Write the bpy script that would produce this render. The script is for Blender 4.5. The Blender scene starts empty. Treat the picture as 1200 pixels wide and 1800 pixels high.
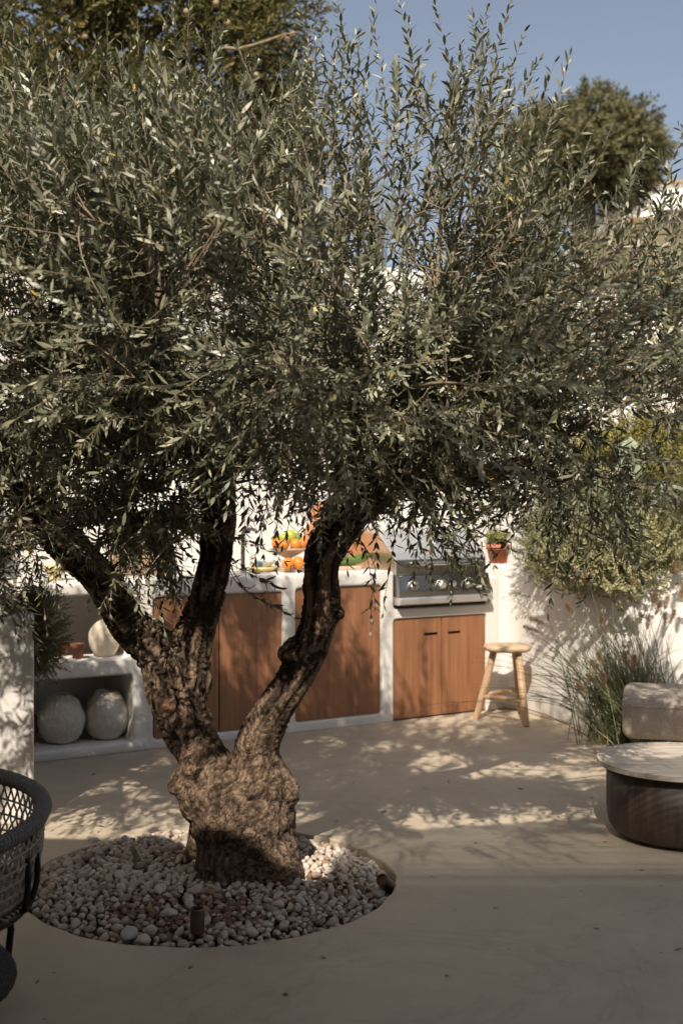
import bpy, bmesh, math, random
import numpy as np
from mathutils import Vector, noise as mnoise
R = math.radians
random.seed(7)
rng = np.random.default_rng(7)
S = bpy.context.scene
C = S.collection

# ------------------------------------------------------------------ camera
CAM_H, F, HZ = 1.37, 2100.0, 880.0          # metres, focal length and horizon in photo pixels
cam = bpy.data.cameras.new("camera")
camo = bpy.data.objects.new("camera", cam); C.objects.link(camo)
camo.location = (0, 0, CAM_H); camo.rotation_euler = (R(90), 0, 0)
cam.sensor_fit = 'VERTICAL'; cam.sensor_height = 36; cam.sensor_width = 24
cam.lens = F / 1800 * 36
cam.shift_y = -20 / 1800
cam.clip_start = 0.05; cam.clip_end = 2000
cam.dof.use_dof = True; cam.dof.focus_distance = 4.25; cam.dof.aperture_fstop = 3.2
S.camera = camo

# ------------------------------------------------------------------ light
AZ, EL = R(9.7), R(44)
LDIR = Vector((math.sin(AZ) * math.cos(EL), math.cos(AZ) * math.cos(EL), -math.sin(EL)))
sun = bpy.data.lights.new("sun", 'SUN'); sun.energy = 4.2; sun.angle = R(0.55); sun.color = (1.0, 0.905, 0.77)
suno = bpy.data.objects.new("sun", sun); C.objects.link(suno)
suno.rotation_euler = LDIR.to_track_quat('-Z', 'Y').to_euler(); suno.location = (-2, -6, 9)
W = bpy.data.worlds.new("World"); S.world = W; W.use_nodes = True
nt = W.node_tree; sky = nt.nodes.new('ShaderNodeTexSky'); sky.sky_type = 'NISHITA'; sky.sun_disc = False
sky.sun_elevation = EL; sky.sun_rotation = R(180) + AZ; sky.dust_density = 2.5; sky.ozone_density = 1.0; sky.air_density = 1.0
bg = nt.nodes['Background']; bg.inputs['Strength'].default_value = 0.078
hs = nt.nodes.new('ShaderNodeHueSaturation'); hs.inputs['Saturation'].default_value = 0.68
nt.links.new(sky.outputs[0], hs.inputs['Color']); nt.links.new(hs.outputs[0], bg.inputs['Color'])
S.view_settings.view_transform = 'Standard'; S.view_settings.look = 'None'
S.view_settings.exposure = 0.60; S.view_settings.gamma = 1
S.cycles.use_denoising = True
S.cycles.max_bounces = 7; S.cycles.diffuse_bounces = 4; S.cycles.transparent_max_bounces = 4

# ------------------------------------------------------------------ helpers
def at(px, py, Y):                        # a photo point at depth Y -> world point
    return Vector(((px - 600) * Y / F, Y, CAM_H - (py - HZ) * Y / F))

def tag(o, label=None, cat=None, group=None, kind=None):
    if label: o['label'] = label
    if cat: o['category'] = cat
    if group: o['group'] = group
    if kind: o['kind'] = kind
    return o

def empty(name, loc, label, cat, rz=0, group=None):
    o = bpy.data.objects.new(name, None); C.objects.link(o)
    o.location = loc; o.rotation_euler = (0, 0, rz); o.empty_display_size = .1
    return tag(o, label, cat, group)

def link(name, me, mat=None, parent=None, loc=None, rz=0, smooth=False):
    o = bpy.data.objects.new(name, me); C.objects.link(o)
    if mat: me.materials.append(mat)
    if loc is not None: o.location = loc
    o.rotation_euler = (0, 0, rz)
    if parent: o.parent = parent
    if smooth:
        me.polygons.foreach_set('use_smooth', [True] * len(me.polygons))
    return o

def from_np(name, verts, quads=None, tris=None, tint=None, faces=None):
    me = bpy.data.meshes.new(name)
    if faces is not None:
        me.from_pydata([tuple(v) for v in verts], [], [tuple(f) for f in faces])
    else:
        verts = np.asarray(verts, dtype=np.float32)
        nq = 0 if quads is None else len(quads); ntr = 0 if tris is None else len(tris)
        loops = []; starts = []; tot = []
        if nq:
            loops.append(np.asarray(quads, np.int32).ravel()); starts.append(np.arange(nq) * 4); tot.append(np.full(nq, 4))
        if ntr:
            loops.append(np.asarray(tris, np.int32).ravel()); starts.append(nq * 4 + np.arange(ntr) * 3); tot.append(np.full(ntr, 3))
        loops = np.concatenate(loops); starts = np.concatenate(starts)
        me.vertices.add(len(verts)); me.vertices.foreach_set('co', verts.ravel())
        me.loops.add(len(loops)); me.loops.foreach_set('vertex_index', loops.astype(np.int32))
        me.polygons.add(nq + ntr); me.polygons.foreach_set('loop_start', starts.astype(np.int32))
        me.update(calc_edges=True)
    if tint is not None:
        a = me.attributes.new('tint', 'FLOAT', 'POINT'); a.data.foreach_set('value', np.asarray(tint, np.float32))
    me.validate(); me.update()
    return me

class MB:
    """collects shapes for ONE mesh"""
    def __init__(s): s.v = []; s.f = []
    def add(s, v, f):
        n = len(s.v); s.v += [tuple(p) for p in v]; s.f += [tuple(i + n for i in q) for q in f]; return s
    def box(s, x0, x1, y0, y1, z0, z1):
        return s.add([(x0,y0,z0),(x1,y0,z0),(x1,y1,z0),(x0,y1,z0),(x0,y0,z1),(x1,y0,z1),(x1,y1,z1),(x0,y1,z1)],
                     [(0,3,2,1),(4,5,6,7),(0,1,5,4),(1,2,6,5),(2,3,7,6),(3,0,4,7)])
    def lathe(s, prof, n=32, c=(0,0,0), cap=True):
        v = []; f = []; m = len(prof)
        for i in range(n):
            a = 2 * math.pi * i / n
            for r, z in prof: v.append((c[0] + r * math.cos(a), c[1] + r * math.sin(a), c[2] + z))
        for i in range(n):
            j = (i + 1) % n
            for k in range(m - 1): f.append((i*m+k, j*m+k, j*m+k+1, i*m+k+1))
        if cap:
            if prof[0][0] > 1e-5: f.append(tuple(i*m for i in range(n))[::-1])
            if prof[-1][0] > 1e-5: f.append(tuple(i*m+m-1 for i in range(n)))
        return s.add(v, f)
    def tube(s, pts, rad, n=8, closed=False):
        pts = [Vector(p) for p in pts]; N = len(pts)
        if not hasattr(rad, '__len__'): rad = [rad] * N
        v = []; f = []; up = None
        for i, p in enumerate(pts):
            a = pts[(i-1) % N] if (closed or i > 0) else p
            b = pts[(i+1) % N] if (closed or i < N-1) else p
            t = (b - a).normalized()
            if up is None: up = Vector((0,0,1)) if abs(t.z) < .9 else Vector((1,0,0))
            u = (up - t * up.dot(t)).normalized(); w = t.cross(u); up = u
            for k in range(n):
                q = 2 * math.pi * k / n
                v.append(p + (u * math.cos(q) + w * math.sin(q)) * rad[i])
        for i in range(N if closed else N-1):
            j = (i+1) % N
            for k in range(n):
                l = (k+1) % n
                f.append((i*n+k, i*n+l, j*n+l, j*n+k))
        if not closed:
            f.append(tuple(range(n))[::-1]); f.append(tuple((N-1)*n + k for k in range(n)))
        return s.add(v, f)
    def prism(s, poly, z0, z1, axis='z'):
        n = len(poly)
        P = {'z': lambda a, b, h: (a, b, h), 'x': lambda a, b, h: (h, a, b), 'y': lambda a, b, h: (a, h, b)}[axis]
        v = [P(a, b, z0) for a, b in poly] + [P(a, b, z1) for a, b in poly]
        f = [tuple(range(n))[::-1], tuple(range(n, 2*n))] + [(i, (i+1) % n, n+(i+1) % n, n+i) for i in range(n)]
        return s.add(v, f)
    def sphere(s, c, r, n=16, m=10, sq=(1,1,1)):
        prof = [(max(1e-6, math.sin(math.pi*k/m)), -math.cos(math.pi*k/m)) for k in range(m+1)]
        v = []; f = []
        for i in range(n):
            a = 2*math.pi*i/n
            for q, z in prof: v.append((c[0]+r*sq[0]*q*math.cos(a), c[1]+r*sq[1]*q*math.sin(a), c[2]+r*sq[2]*z))
        M_ = m+1
        for i in range(n):
            j = (i+1) % n
            for k in range(m): f.append((i*M_+k, j*M_+k, j*M_+k+1, i*M_+k+1))
        return s.add(v, f)
    def mesh(s, name, bevel=0, weld=False):
        me = bpy.data.meshes.new(name); me.from_pydata(s.v, [], s.f); me.update()
        bm = bmesh.new(); bm.from_mesh(me)
        if weld: bmesh.ops.remove_doubles(bm, verts=bm.verts, dist=1e-5)
        bmesh.ops.recalc_face_normals(bm, faces=bm.faces)
        if bevel: bmesh.ops.bevel(bm, geom=list(bm.edges), offset=bevel, segments=2, profile=.6, affect='EDGES', clamp_overlap=True)
        bm.to_mesh(me); bm.free(); return me
    def build(s, name, mat=None, parent=None, loc=None, rz=0, bevel=0, smooth=False, weld=False):
        return link(name, s.mesh(name, bevel, weld), mat, parent, loc, rz, smooth)

def remeshed(name, mb, voxel, it=3, fac=.5):
    """union of overlapping closed shapes with softly rounded edges"""
    me = mb.mesh(name); o = bpy.data.objects.new(name, me); C.objects.link(o)
    m = o.modifiers.new('r', 'REMESH'); m.mode = 'VOXEL'; m.voxel_size = voxel; m.use_smooth_shade = True
    if it:
        q = o.modifiers.new('s', 'SMOOTH'); q.iterations = it; q.factor = fac
    dg = bpy.context.evaluated_depsgraph_get()
    out = bpy.data.meshes.new_from_object(o.evaluated_get(dg)); out.name = name
    bpy.data.objects.remove(o); bpy.data.meshes.remove(me)
    return out

def tubes_np(polys, rads, n=4):
    """many polylines -> one mesh's arrays"""
    V = []; Q = []; off = 0
    ang = np.linspace(0, 2*np.pi, n, endpoint=False)
    for P, r in zip(polys, rads):
        P = np.asarray(P, float); m = len(P); r = np.broadcast_to(r, (m,)).reshape(m, 1, 1)
        T = np.gradient(P, axis=0); T /= np.linalg.norm(T, axis=1, keepdims=True) + 1e-9
        ref = np.array([0,0,1.]) if abs(T[0,2]) < .8 else np.array([1.,0,0])
        U = ref - T * (T @ ref)[:, None]; U /= np.linalg.norm(U, axis=1, keepdims=True) + 1e-9
        Wv = np.cross(T, U)
        ring = P[:, None, :] + r * (np.cos(ang)[None, :, None] * U[:, None, :] + np.sin(ang)[None, :, None] * Wv[:, None, :])
        V.append(ring.reshape(-1, 3))
        i = np.arange(m-1)[:, None] * n + off; k = np.arange(n)[None, :]; k2 = (k+1) % n
        Q.append(np.stack([i+k, i+k2, i+n+k2, i+n+k], -1).reshape(-1, 4)); off += m*n
    return np.concatenate(V), np.concatenate(Q)

def leaf_arrays(P, D, N, L, Wd, curl=.12):
    """lanceolate leaves: base, two pairs, tip"""
    D = D / (np.linalg.norm(D, axis=1, keepdims=True) + 1e-9)
    N = N - D * (N * D).sum(1, keepdims=True); N = N / (np.linalg.norm(N, axis=1, keepdims=True) + 1e-9)
    B = np.cross(D, N); L = L[:, None]; Wd = Wd[:, None]
    c = curl * L if np.isscalar(curl) else curl[:, None] * L
    m = len(P)
    V = np.stack([P, P + D*L*.32 + B*Wd*.46 - N*c*.12, P + D*L*.32 - B*Wd*.46 - N*c*.12,
                  P + D*L*.66 + B*Wd*.42 - N*c*.45, P + D*L*.66 - B*Wd*.42 - N*c*.45, P + D*L - N*c], 1)
    b = np.arange(m)[:, None] * 6
    Q = b + np.array([[1, 3, 4, 2]]); T1 = b + np.array([[0, 1, 2]]); T2 = b + np.array([[3, 5, 4]])
    return V.reshape(-1, 3), Q, np.concatenate([T1, T2])

def rand_unit(n):
    v = rng.normal(size=(n, 3)); return v / np.linalg.norm(v, axis=1, keepdims=True)

# ------------------------------------------------------------------ materials
def new_mat(name):
    m = bpy.data.materials.new(name); m.use_nodes = True
    return m, m.node_tree, m.node_tree.nodes['Principled BSDF']

def ramp(t, fac, stops):
    r = t.nodes.new('ShaderNodeValToRGB'); e = r.color_ramp.elements
    while len(e) < len(stops): e.new(.5)
    for q, (p, c) in zip(e, stops): q.position = p; q.color = (*c, 1)
    t.links.new(fac, r.inputs['Fac']); return r.outputs['Color']

def noise_node(t, scale, detail=4, rough=.55, mapping=None, dist=0):
    tc = t.nodes.new('ShaderNodeTexCoord'); n = t.nodes.new('ShaderNodeTexNoise')
    n.inputs['Scale'].default_value = scale; n.inputs['Detail'].default_value = detail
    n.inputs['Roughness'].default_value = rough; n.inputs['Distortion'].default_value = dist
    if mapping:
        mp = t.nodes.new('ShaderNodeMapping'); mp.inputs['Scale'].default_value = mapping
        t.links.new(tc.outputs['Object'], mp.inputs['Vector']); t.links.new(mp.outputs[0], n.inputs['Vector'])
    else: t.links.new(tc.outputs['Object'], n.inputs['Vector'])
    return n.outputs['Fac']

def mat(name, c1, c2=None, scale=6, rough=.6, metal=0, bump=None, mapping=None, lo=.3, hi=.7, spec=None, detail=4, dist=0):
    m, t, b = new_mat(name)
    b.inputs['Roughness'].default_value = rough; b.inputs['Metallic'].default_value = metal
    if spec is not None: b.inputs['Specular IOR Level'].default_value = spec
    if c2 is None: b.inputs['Base Color'].default_value = (*c1, 1)
    else: t.links.new(ramp(t, noise_node(t, scale, detail, mapping=mapping, dist=dist), [(lo, c1), (hi, c2)]), b.inputs['Base Color'])
    if bump:
        bp = t.nodes.new('ShaderNodeBump'); bp.inputs['Strength'].default_value = bump[1]; bp.inputs['Distance'].default_value = bump[2] if len(bump) > 2 else .01
        t.links.new(noise_node(t, bump[0], 6, .6, mapping=bump[3] if len(bump) > 3 else None), bp.inputs['Height']); t.links.new(bp.outputs[0], b.inputs['Normal'])
    return m

def leaf_mat(name, stops, rough=.5, trans=.25, tcol=(.12,.14,.03), spec=.4):
    m, t, b = new_mat(name)
    at_ = t.nodes.new('ShaderNodeAttribute'); at_.attribute_name = 'tint'
    col = ramp(t, at_.outputs['Fac'], stops)
    t.links.new(col, b.inputs['Base Color']); b.inputs['Roughness'].default_value = rough; b.inputs['Specular IOR Level'].default_value = spec
    tr = t.nodes.new('ShaderNodeBsdfTranslucent'); tr.inputs['Color'].default_value = (*tcol, 1)
    mx = t.nodes.new('ShaderNodeMixShader'); mx.inputs[0].default_value = trans
    t.links.new(b.outputs[0], mx.inputs[1]); t.links.new(tr.outputs[0], mx.inputs[2])
    t.links.new(mx.outputs[0], t.nodes['Material Output'].inputs['Surface'])
    return m

M = {}
M['plaster'] = mat('white_plaster', (.62,.585,.545), (.71,.68,.64), 3.5, .85, bump=(28, .35, .006), spec=.2)
M['plaster_wall'] = mat('white_wall_plaster', (.69,.66,.625), (.75,.725,.69), 1.6, .88, bump=(14, .3, .008), spec=.2)
M['door'] = mat('iroko_door', (.195,.082,.038), (.315,.142,.067), 5, .5, mapping=(9,9,.5), lo=.28, hi=.70, bump=(40,.12,.002,(6,6,.4)), detail=7)
M['black'] = mat('black_metal', (.018,.017,.016), rough=.45, metal=.6)
M['dark'] = mat('recess_shade', (.02,.018,.016), rough=.9)  # near-black colour standing in for the shade inside recesses
M['steel'] = mat('brushed_steel', (.68,.67,.65), (.76,.75,.73), 30, .42, .85, mapping=(.6,4,14), bump=(90,.03,.001,(.4,4,8)))
M['steel_dark'] = mat('shaded_steel', (.32,.31,.29), (.38,.37,.35), 30, .3, 1, mapping=(.6,4,14))  # darker copy of the steel, with shade put into its colour
M['chrome'] = mat('polished_chrome', (.8,.79,.77), rough=.14, metal=1)
M['stoolwood'] = mat('weathered_teak', (.36,.225,.125), (.56,.39,.24), 6, .65, mapping=(5,5,1.2), bump=(60,.25,.003,(4,4,.7)), lo=.3, hi=.75)
M['stoolseat'] = mat('weathered_seat', (.42,.29,.18), (.62,.47,.32), 6, .65, mapping=(1.2,7,4), bump=(50,.25,.003,(.7,5,4)), lo=.3, hi=.75)
M['terracotta'] = mat('terracotta', (.42,.115,.055), (.50,.16,.08), 14, .8, bump=(60,.15,.002))
M['terracotta_dark'] = mat('old_terracotta', (.16,.055,.036), (.22,.075,.045), 14, .8, bump=(60,.15,.002))
M['crete'] = mat('rough_ceramic', (.52,.475,.42), (.66,.615,.55), 30, .92, bump=(55,1.0,.014), spec=.1)
M['cream'] = mat('cream_ceramic', (.56,.48,.37), (.65,.57,.45), 20, .8, bump=(50,.3,.004))
M['soil'] = mat('dark_soil', (.05,.035,.025), (.10,.07,.05), 25, .95, bump=(40,.8,.02))
M['bark_twig'] = mat('olive_twig', (.17,.125,.08), (.30,.235,.155), 30, .8)
M['board'] = mat('chopping_board', (.46,.20,.10), (.56,.28,.15), 5, .55, mapping=(6,6,.8), lo=.3, hi=.7)
M['pale_board'] = mat('pale_board', (.42,.30,.20), (.55,.42,.30), 5, .6, mapping=(.8,6,6))
M['travertine'] = mat('travertine', (.40,.335,.27), (.60,.53,.45), 4.0, .4, mapping=(1.2,7,3), lo=.32, hi=.66, detail=8, bump=(40,.25,.003,(.6,6,1)), dist=.5)
M['tablewood'] = mat('mango_wood', (.022,.014,.010), (.080,.052,.037), 6, .55, mapping=(6,6,.55), lo=.25, hi=.75, bump=(60,.25,.003,(5,5,.4)), detail=7)
M['fabric'] = mat('woven_fabric', (.31,.26,.21), (.42,.36,.295), 90, .95, bump=(260,.7,.004), spec=.1)
M['rope'] = mat('grey_rope', (.14,.135,.13), (.25,.24,.23), 140, .9, bump=(220,.8,.004), spec=.15)
M['cord'] = mat('beige_cord', (.30,.27,.24), (.38,.345,.31), 140, .9, bump=(220,.6,.003), spec=.15)
M['knit'] = mat('dark_knit', (.055,.053,.052), (.105,.10,.10), 90, .95, bump=(120,1.0,.012), spec=.1)
M['tap'] = mat('dark_tap_metal', (.10,.10,.095), rough=.35, metal=.8)
M['bronze'] = mat('bronze_lamp', (.13,.085,.055), (.18,.12,.08), 30, .38, .85)
M['orange'] = mat('orange_peel', (.60,.185,.025), (.70,.25,.035), 8, .45, bump=(180,.25,.002))
M['lemon'] = mat('lime_peel', (.28,.33,.03), (.42,.44,.06), 8, .45, bump=(180,.2,.002))
M['green'] = mat('green_peel', (.10,.17,.02), (.20,.26,.04), 10, .45)
M['melon'] = mat('melon_rind', (.06,.13,.025), (.17,.25,.06), 16, .45, mapping=(1,8,8))
M['blue'] = mat('blue_glaze', (.06,.16,.30), (.62,.60,.50), 22, .35, lo=.48, hi=.54)
M['yellow'] = mat('yellow_glaze', (.55,.42,.12), (.66,.56,.30), 22, .4)
M['oldwood'] = mat('old_crate_wood', (.24,.155,.095), (.36,.25,.16), 6, .8, mapping=(1,8,8))
M['cactus'] = mat('cactus_skin', (.20,.24,.155), (.29,.32,.22), 9, .6, bump=(40,.2,.004))
M['stem'] = mat('woody_stem', (.09,.065,.04), (.16,.12,.08), 30, .85)
M['housewhite'] = mat('far_house_wall', (.80,.78,.75), (.84,.82,.79), 1, .85)
M['glass'] = mat('dark_glass', (.03,.035,.04), rough=.1)
M['plume'] = leaf_mat('grass_plume', [(0,(.26,.155,.085)),(1,(.46,.31,.19))], .9, .3, (.4,.28,.16), .1)
M['blade'] = leaf_mat('grass_blade', [(0,(.10,.12,.05)),(.6,(.25,.26,.125)),(1,(.46,.42,.25))], .6, .2, (.15,.16,.04), .25)
M['olive'] = leaf_mat('olive_leaf', [(0,(.045,.052,.028)),(.40,(.142,.146,.086)),(.75,(.29,.283,.188)),(.95,(.44,.415,.295)),(1,(.50,.36,.08))], .40, .08, (.13,.14,.05), .5)
M['conifer'] = leaf_mat('cypress_leaf', [(0,(.045,.046,.014)),(.6,(.125,.112,.036)),(1,(.23,.17,.065))], .65, .12, (.10,.09,.02), .2)
M['hedge'] = leaf_mat('far_tree_leaf', [(0,(.06,.062,.028)),(1,(.20,.18,.09))], .6, .12, (.1,.1,.02), .2)
M['lime'] = leaf_mat('yellow_green_leaf', [(0,(.12,.12,.028)),(1,(.42,.36,.10))], .6, .2, (.2,.18,.03), .25)
M['rosemary'] = leaf_mat('rosemary_leaf', [(0,(.06,.07,.025)),(1,(.23,.225,.095))], .6, .12, (.1,.12,.04), .3)
M['euphorbia'] = leaf_mat('grey_green_leaf', [(0,(.10,.115,.045)),(.55,(.25,.25,.12)),(1,(.54,.48,.27))], .6, .18, (.2,.2,.07), .3)
M['darkleaf'] = leaf_mat('dark_shrub_leaf', [(0,(.025,.034,.016)),(1,(.085,.10,.055))], .45, .12, (.08,.1,.03), .4)
M['herb'] = leaf_mat('herb_leaf', [(0,(.15,.18,.035)),(1,(.40,.40,.09))], .55, .2, (.2,.22,.03), .3)

def floor_mat():
    m, t, b = new_mat('microcement')
    n1 = noise_node(t, 1.1, 6, .62, dist=.4); base = ramp(t, n1, [(.3,(.44,.366,.276)),(.55,(.49,.410,.312)),(.75,(.53,.450,.348))])
    n2 = noise_node(t, 7, 8, .7); r2 = ramp(t, n2, [(.33,(.86,.86,.86)),(.67,(1.05,1.05,1.05))])
    mx = t.nodes.new('ShaderNodeMix'); mx.data_type = 'RGBA'; mx.blend_type = 'MULTIPLY'; mx.inputs['Factor'].default_value = 1
    t.links.new(base, mx.inputs['A']); t.links.new(r2, mx.inputs['B'])
    # sparse specks and hair cracks
    tc = t.nodes.new('ShaderNodeTexCoord')
    vo = t.nodes.new('ShaderNodeTexVoronoi'); vo.feature = 'F1'; vo.inputs['Scale'].default_value = 6.5
    t.links.new(tc.outputs['Object'], vo.inputs['Vector'])
    sp = ramp(t, vo.outputs['Distance'], [(.03,(.45,.42,.40)),(.05,(1,1,1))])
    m2 = t.nodes.new('ShaderNodeMix'); m2.data_type = 'RGBA'; m2.blend_type = 'MULTIPLY'; m2.inputs['Factor'].default_value = .7
    t.links.new(mx.outputs['Result'], m2.inputs['A']); t.links.new(sp, m2.inputs['B'])
    n3 = noise_node(t, .55, 7, .6, dist=1.2)
    cr = ramp(t, n3, [(.494,(1,1,1)),(.4985,(.60,.58,.56)),(.503,(1,1,1))])
    m3 = t.nodes.new('ShaderNodeMix'); m3.data_type = 'RGBA'; m3.blend_type = 'MULTIPLY'; m3.inputs['Factor'].default_value = .33
    t.links.new(m2.outputs['Result'], m3.inputs['A']); t.links.new(cr, m3.inputs['B'])
    t.links.new(m3.outputs['Result'], b.inputs['Base Color'])
    rr = t.nodes.new('ShaderNodeMapRange'); rr.inputs['To Min'].default_value = .48; rr.inputs['To Max'].default_value = .72
    t.links.new(n2, rr.inputs['Value']); t.links.new(rr.outputs[0], b.inputs['Roughness']); b.inputs['Specular IOR Level'].default_value = .3
    bp = t.nodes.new('ShaderNodeBump'); bp.inputs['Strength'].default_value = .12; bp.inputs['Distance'].default_value = .01
    t.links.new(n2, bp.inputs['Height']); t.links.new(bp.outputs[0], b.inputs['Normal'])
    return m
M['floor'] = floor_mat()

def bark_mat():
    m, t, b = new_mat('olive_bark')
    a = t.nodes.new('ShaderNodeAttribute'); a.attribute_name = 'tint'
    base = ramp(t, a.outputs['Fac'], [(0,(.045,.032,.024)),(.35,(.17,.12,.085)),(.7,(.33,.24,.17)),(1,(.46,.35,.255))])
    n = noise_node(t, 9, 6, .65); r2 = ramp(t, n, [(.3,(.72,.70,.68)),(.7,(1.15,1.12,1.08))])
    mx = t.nodes.new('ShaderNodeMix'); mx.data_type = 'RGBA'; mx.blend_type = 'MULTIPLY'; mx.inputs['Factor'].default_value = 1
    t.links.new(base, mx.inputs['A']); t.links.new(r2, mx.inputs['B'])
    n4 = noise_node(t, 5, 3, .5); r4 = ramp(t, n4, [(.69,(0,0,0)),(.76,(1,1,1))])
    m4 = t.nodes.new('ShaderNodeMix'); m4.data_type = 'RGBA'; t.links.new(r4, m4.inputs['Factor'])
    t.links.new(mx.outputs['Result'], m4.inputs['A']); m4.inputs['B'].default_value = (.27,.125,.07,1)
    b.inputs['Roughness'].default_value = .9; b.inputs['Specular IOR Level'].default_value = .15
    bp = t.nodes.new('ShaderNodeBump'); bp.inputs['Strength'].default_value = .9; bp.inputs['Distance'].default_value = .016
    n3 = noise_node(t, 60, 8, .7, mapping=(1,1,.45)); t.links.new(n3, bp.inputs['Height'])
    tc = t.nodes.new('ShaderNodeTexCoord'); mp = t.nodes.new('ShaderNodeMapping'); mp.inputs['Scale'].default_value = (1,1,.28)
    wn = t.nodes.new('ShaderNodeTexNoise'); wn.inputs['Scale'].default_value = 14; wn.inputs['Detail'].default_value = 3
    ad = t.nodes.new('ShaderNodeMix'); ad.data_type = 'RGBA'; ad.blend_type = 'LINEAR_LIGHT'; ad.inputs['Factor'].default_value = .05
    t.links.new(tc.outputs['Object'], mp.inputs['Vector']); t.links.new(mp.outputs[0], ad.inputs['A']); t.links.new(tc.outputs['Object'], wn.inputs['Vector']); t.links.new(wn.outputs['Color'], ad.inputs['B'])
    vo = t.nodes.new('ShaderNodeTexVoronoi'); vo.feature = 'DISTANCE_TO_EDGE'; vo.inputs['Scale'].default_value = 34
    t.links.new(ad.outputs['Result'], vo.inputs['Vector'])
    vr = ramp(t, vo.outputs['Distance'], [(0,(0,0,0)),(.10,(1,1,1))]); vc = ramp(t, vo.outputs['Distance'], [(0,(.42,.38,.35)),(.09,(1,1,1))])
    m5 = t.nodes.new('ShaderNodeMix'); m5.data_type = 'RGBA'; m5.blend_type = 'MULTIPLY'; m5.inputs['Factor'].default_value = .5
    n6 = noise_node(t, 7, 3, .5); t.links.new(ramp(t, n6, [(.42,(.15,.15,.15)),(.62,(.8,.8,.8))]), m5.inputs['Factor']); t.links.new(m4.outputs['Result'], m5.inputs['A']); t.links.new(vc, m5.inputs['B']); t.links.new(m5.outputs['Result'], b.inputs['Base Color'])
    b2 = t.nodes.new('ShaderNodeBump'); b2.inputs['Strength'].default_value = .45; b2.inputs['Distance'].default_value = .010
    t.links.new(vr, b2.inputs['Height']); t.links.new(bp.outputs[0], b2.inputs['Normal']); t.links.new(b2.outputs[0], b.inputs['Normal'])
    return m
M['bark'] = bark_mat()

def pebble_mat():
    m, t, b = new_mat('marble_pebble')
    a = t.nodes.new('ShaderNodeAttribute'); a.attribute_name = 'tint'
    base = ramp(t, a.outputs['Fac'], [(0,(.17,.085,.05)),(.12,(.30,.20,.145)),(.35,(.44,.36,.295)),(.65,(.54,.465,.395)),(.9,(.64,.585,.52)),(1,(.50,.49,.455))])
    n = noise_node(t, 45, 5, .6); r2 = ramp(t, n, [(.3,(.80,.77,.74)),(.7,(1.05,1.04,1.03))])
    mx = t.nodes.new('ShaderNodeMix'); mx.data_type = 'RGBA'; mx.blend_type = 'MULTIPLY'; mx.inputs['Factor'].default_value = 1
    t.links.new(base, mx.inputs['A']); t.links.new(r2, mx.inputs['B']); t.links.new(mx.outputs['Result'], b.inputs['Base Color'])
    b.inputs['Roughness'].default_value = .7; b.inputs['Specular IOR Level'].default_value = .3
    bp = t.nodes.new('ShaderNodeBump'); bp.inputs['Strength'].default_value = .35; bp.inputs['Distance'].default_value = .004
    t.links.new(noise_node(t, 110, 5, .6), bp.inputs['Height']); t.links.new(bp.outputs[0], b.inputs['Normal'])
    return m
M['pebble'] = pebble_mat()

# ------------------------------------------------------------------ ground, hill, house shade
PIT = Vector((-.472, 4.33, 0)); PR = .665
def make_floor():
    rings = [(PR, -.14), (PR, -.006), (PR + .004, 0), (PR + .4, 0), (2.2, 0), (5, 0), (11.5, 0)]
    n = 128; v = []; f = []
    for r, z in rings:
        for i in range(n):
            a = 2*math.pi*i/n; q = r if r > PR + .1 else r + .003*math.sin(9*a+1) + .0025*math.sin(23*a)
            v.append((PIT.x + q*math.cos(a), PIT.y + q*math.sin(a), z))
    for k in range(len(rings)-1):
        for i in range(n):
            j = (i+1) % n; f.append((k*n+i, (k+1)*n+i, (k+1)*n+j, k*n+j))
    me = from_np('patio_floor', v, faces=[q[::-1] for q in f])
    o = link('patio_floor', me, M['floor']); o['kind'] = 'structure'
    b = MB(); b.lathe([(.0001, -.075), (PR*.6, -.07), (PR - .01, -.09)], 64, PIT, cap=False)
    o = b.build('planting_pit_soil', M['soil']); o['kind'] = 'structure'
make_floor()

def smooth(a, b, x):
    t = min(1, max(0, (x-a)/(b-a))); return t*t*(3-2*t)
def hill_z(x, y):
    h = 7.4 * smooth(14, 25, y) * smooth(2.2, 5.6, x + .12*(y-25))
    h += 2.0 * smooth(24, 40, y) * smooth(4, 12, x) + 6 * smooth(60, 200, y) * smooth(20, 90, x)
    return -.35 + h + (.25*mnoise.noise((x*.5, y*.5, 3)) * smooth(14, 20, y) if h > .2 else 0)
def make_hill():
    xs = np.concatenate([np.linspace(-300, -20, 12), np.linspace(-15, 25, 60), np.linspace(32, 300, 14)])
    ys = np.concatenate([np.linspace(-300, 5, 10), np.linspace(8, 45, 56), np.linspace(55, 500, 14)])
    v = [(x, y, hill_z(x, y)) for y in ys for x in xs]; nx = len(xs)
    f = [(j*nx+i, j*nx+i+1, (j+1)*nx+i+1, (j+1)*nx+i) for j in range(len(ys)-1) for i in range(nx-1)]
    o = link('hillside', from_np('hillside', v, faces=f), mat('dry_hillside', (.20,.145,.095), (.13,.12,.06), .9, .95, bump=(3,.8,.2)), smooth=True)
    o['kind'] = 'structure'
make_hill()

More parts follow.
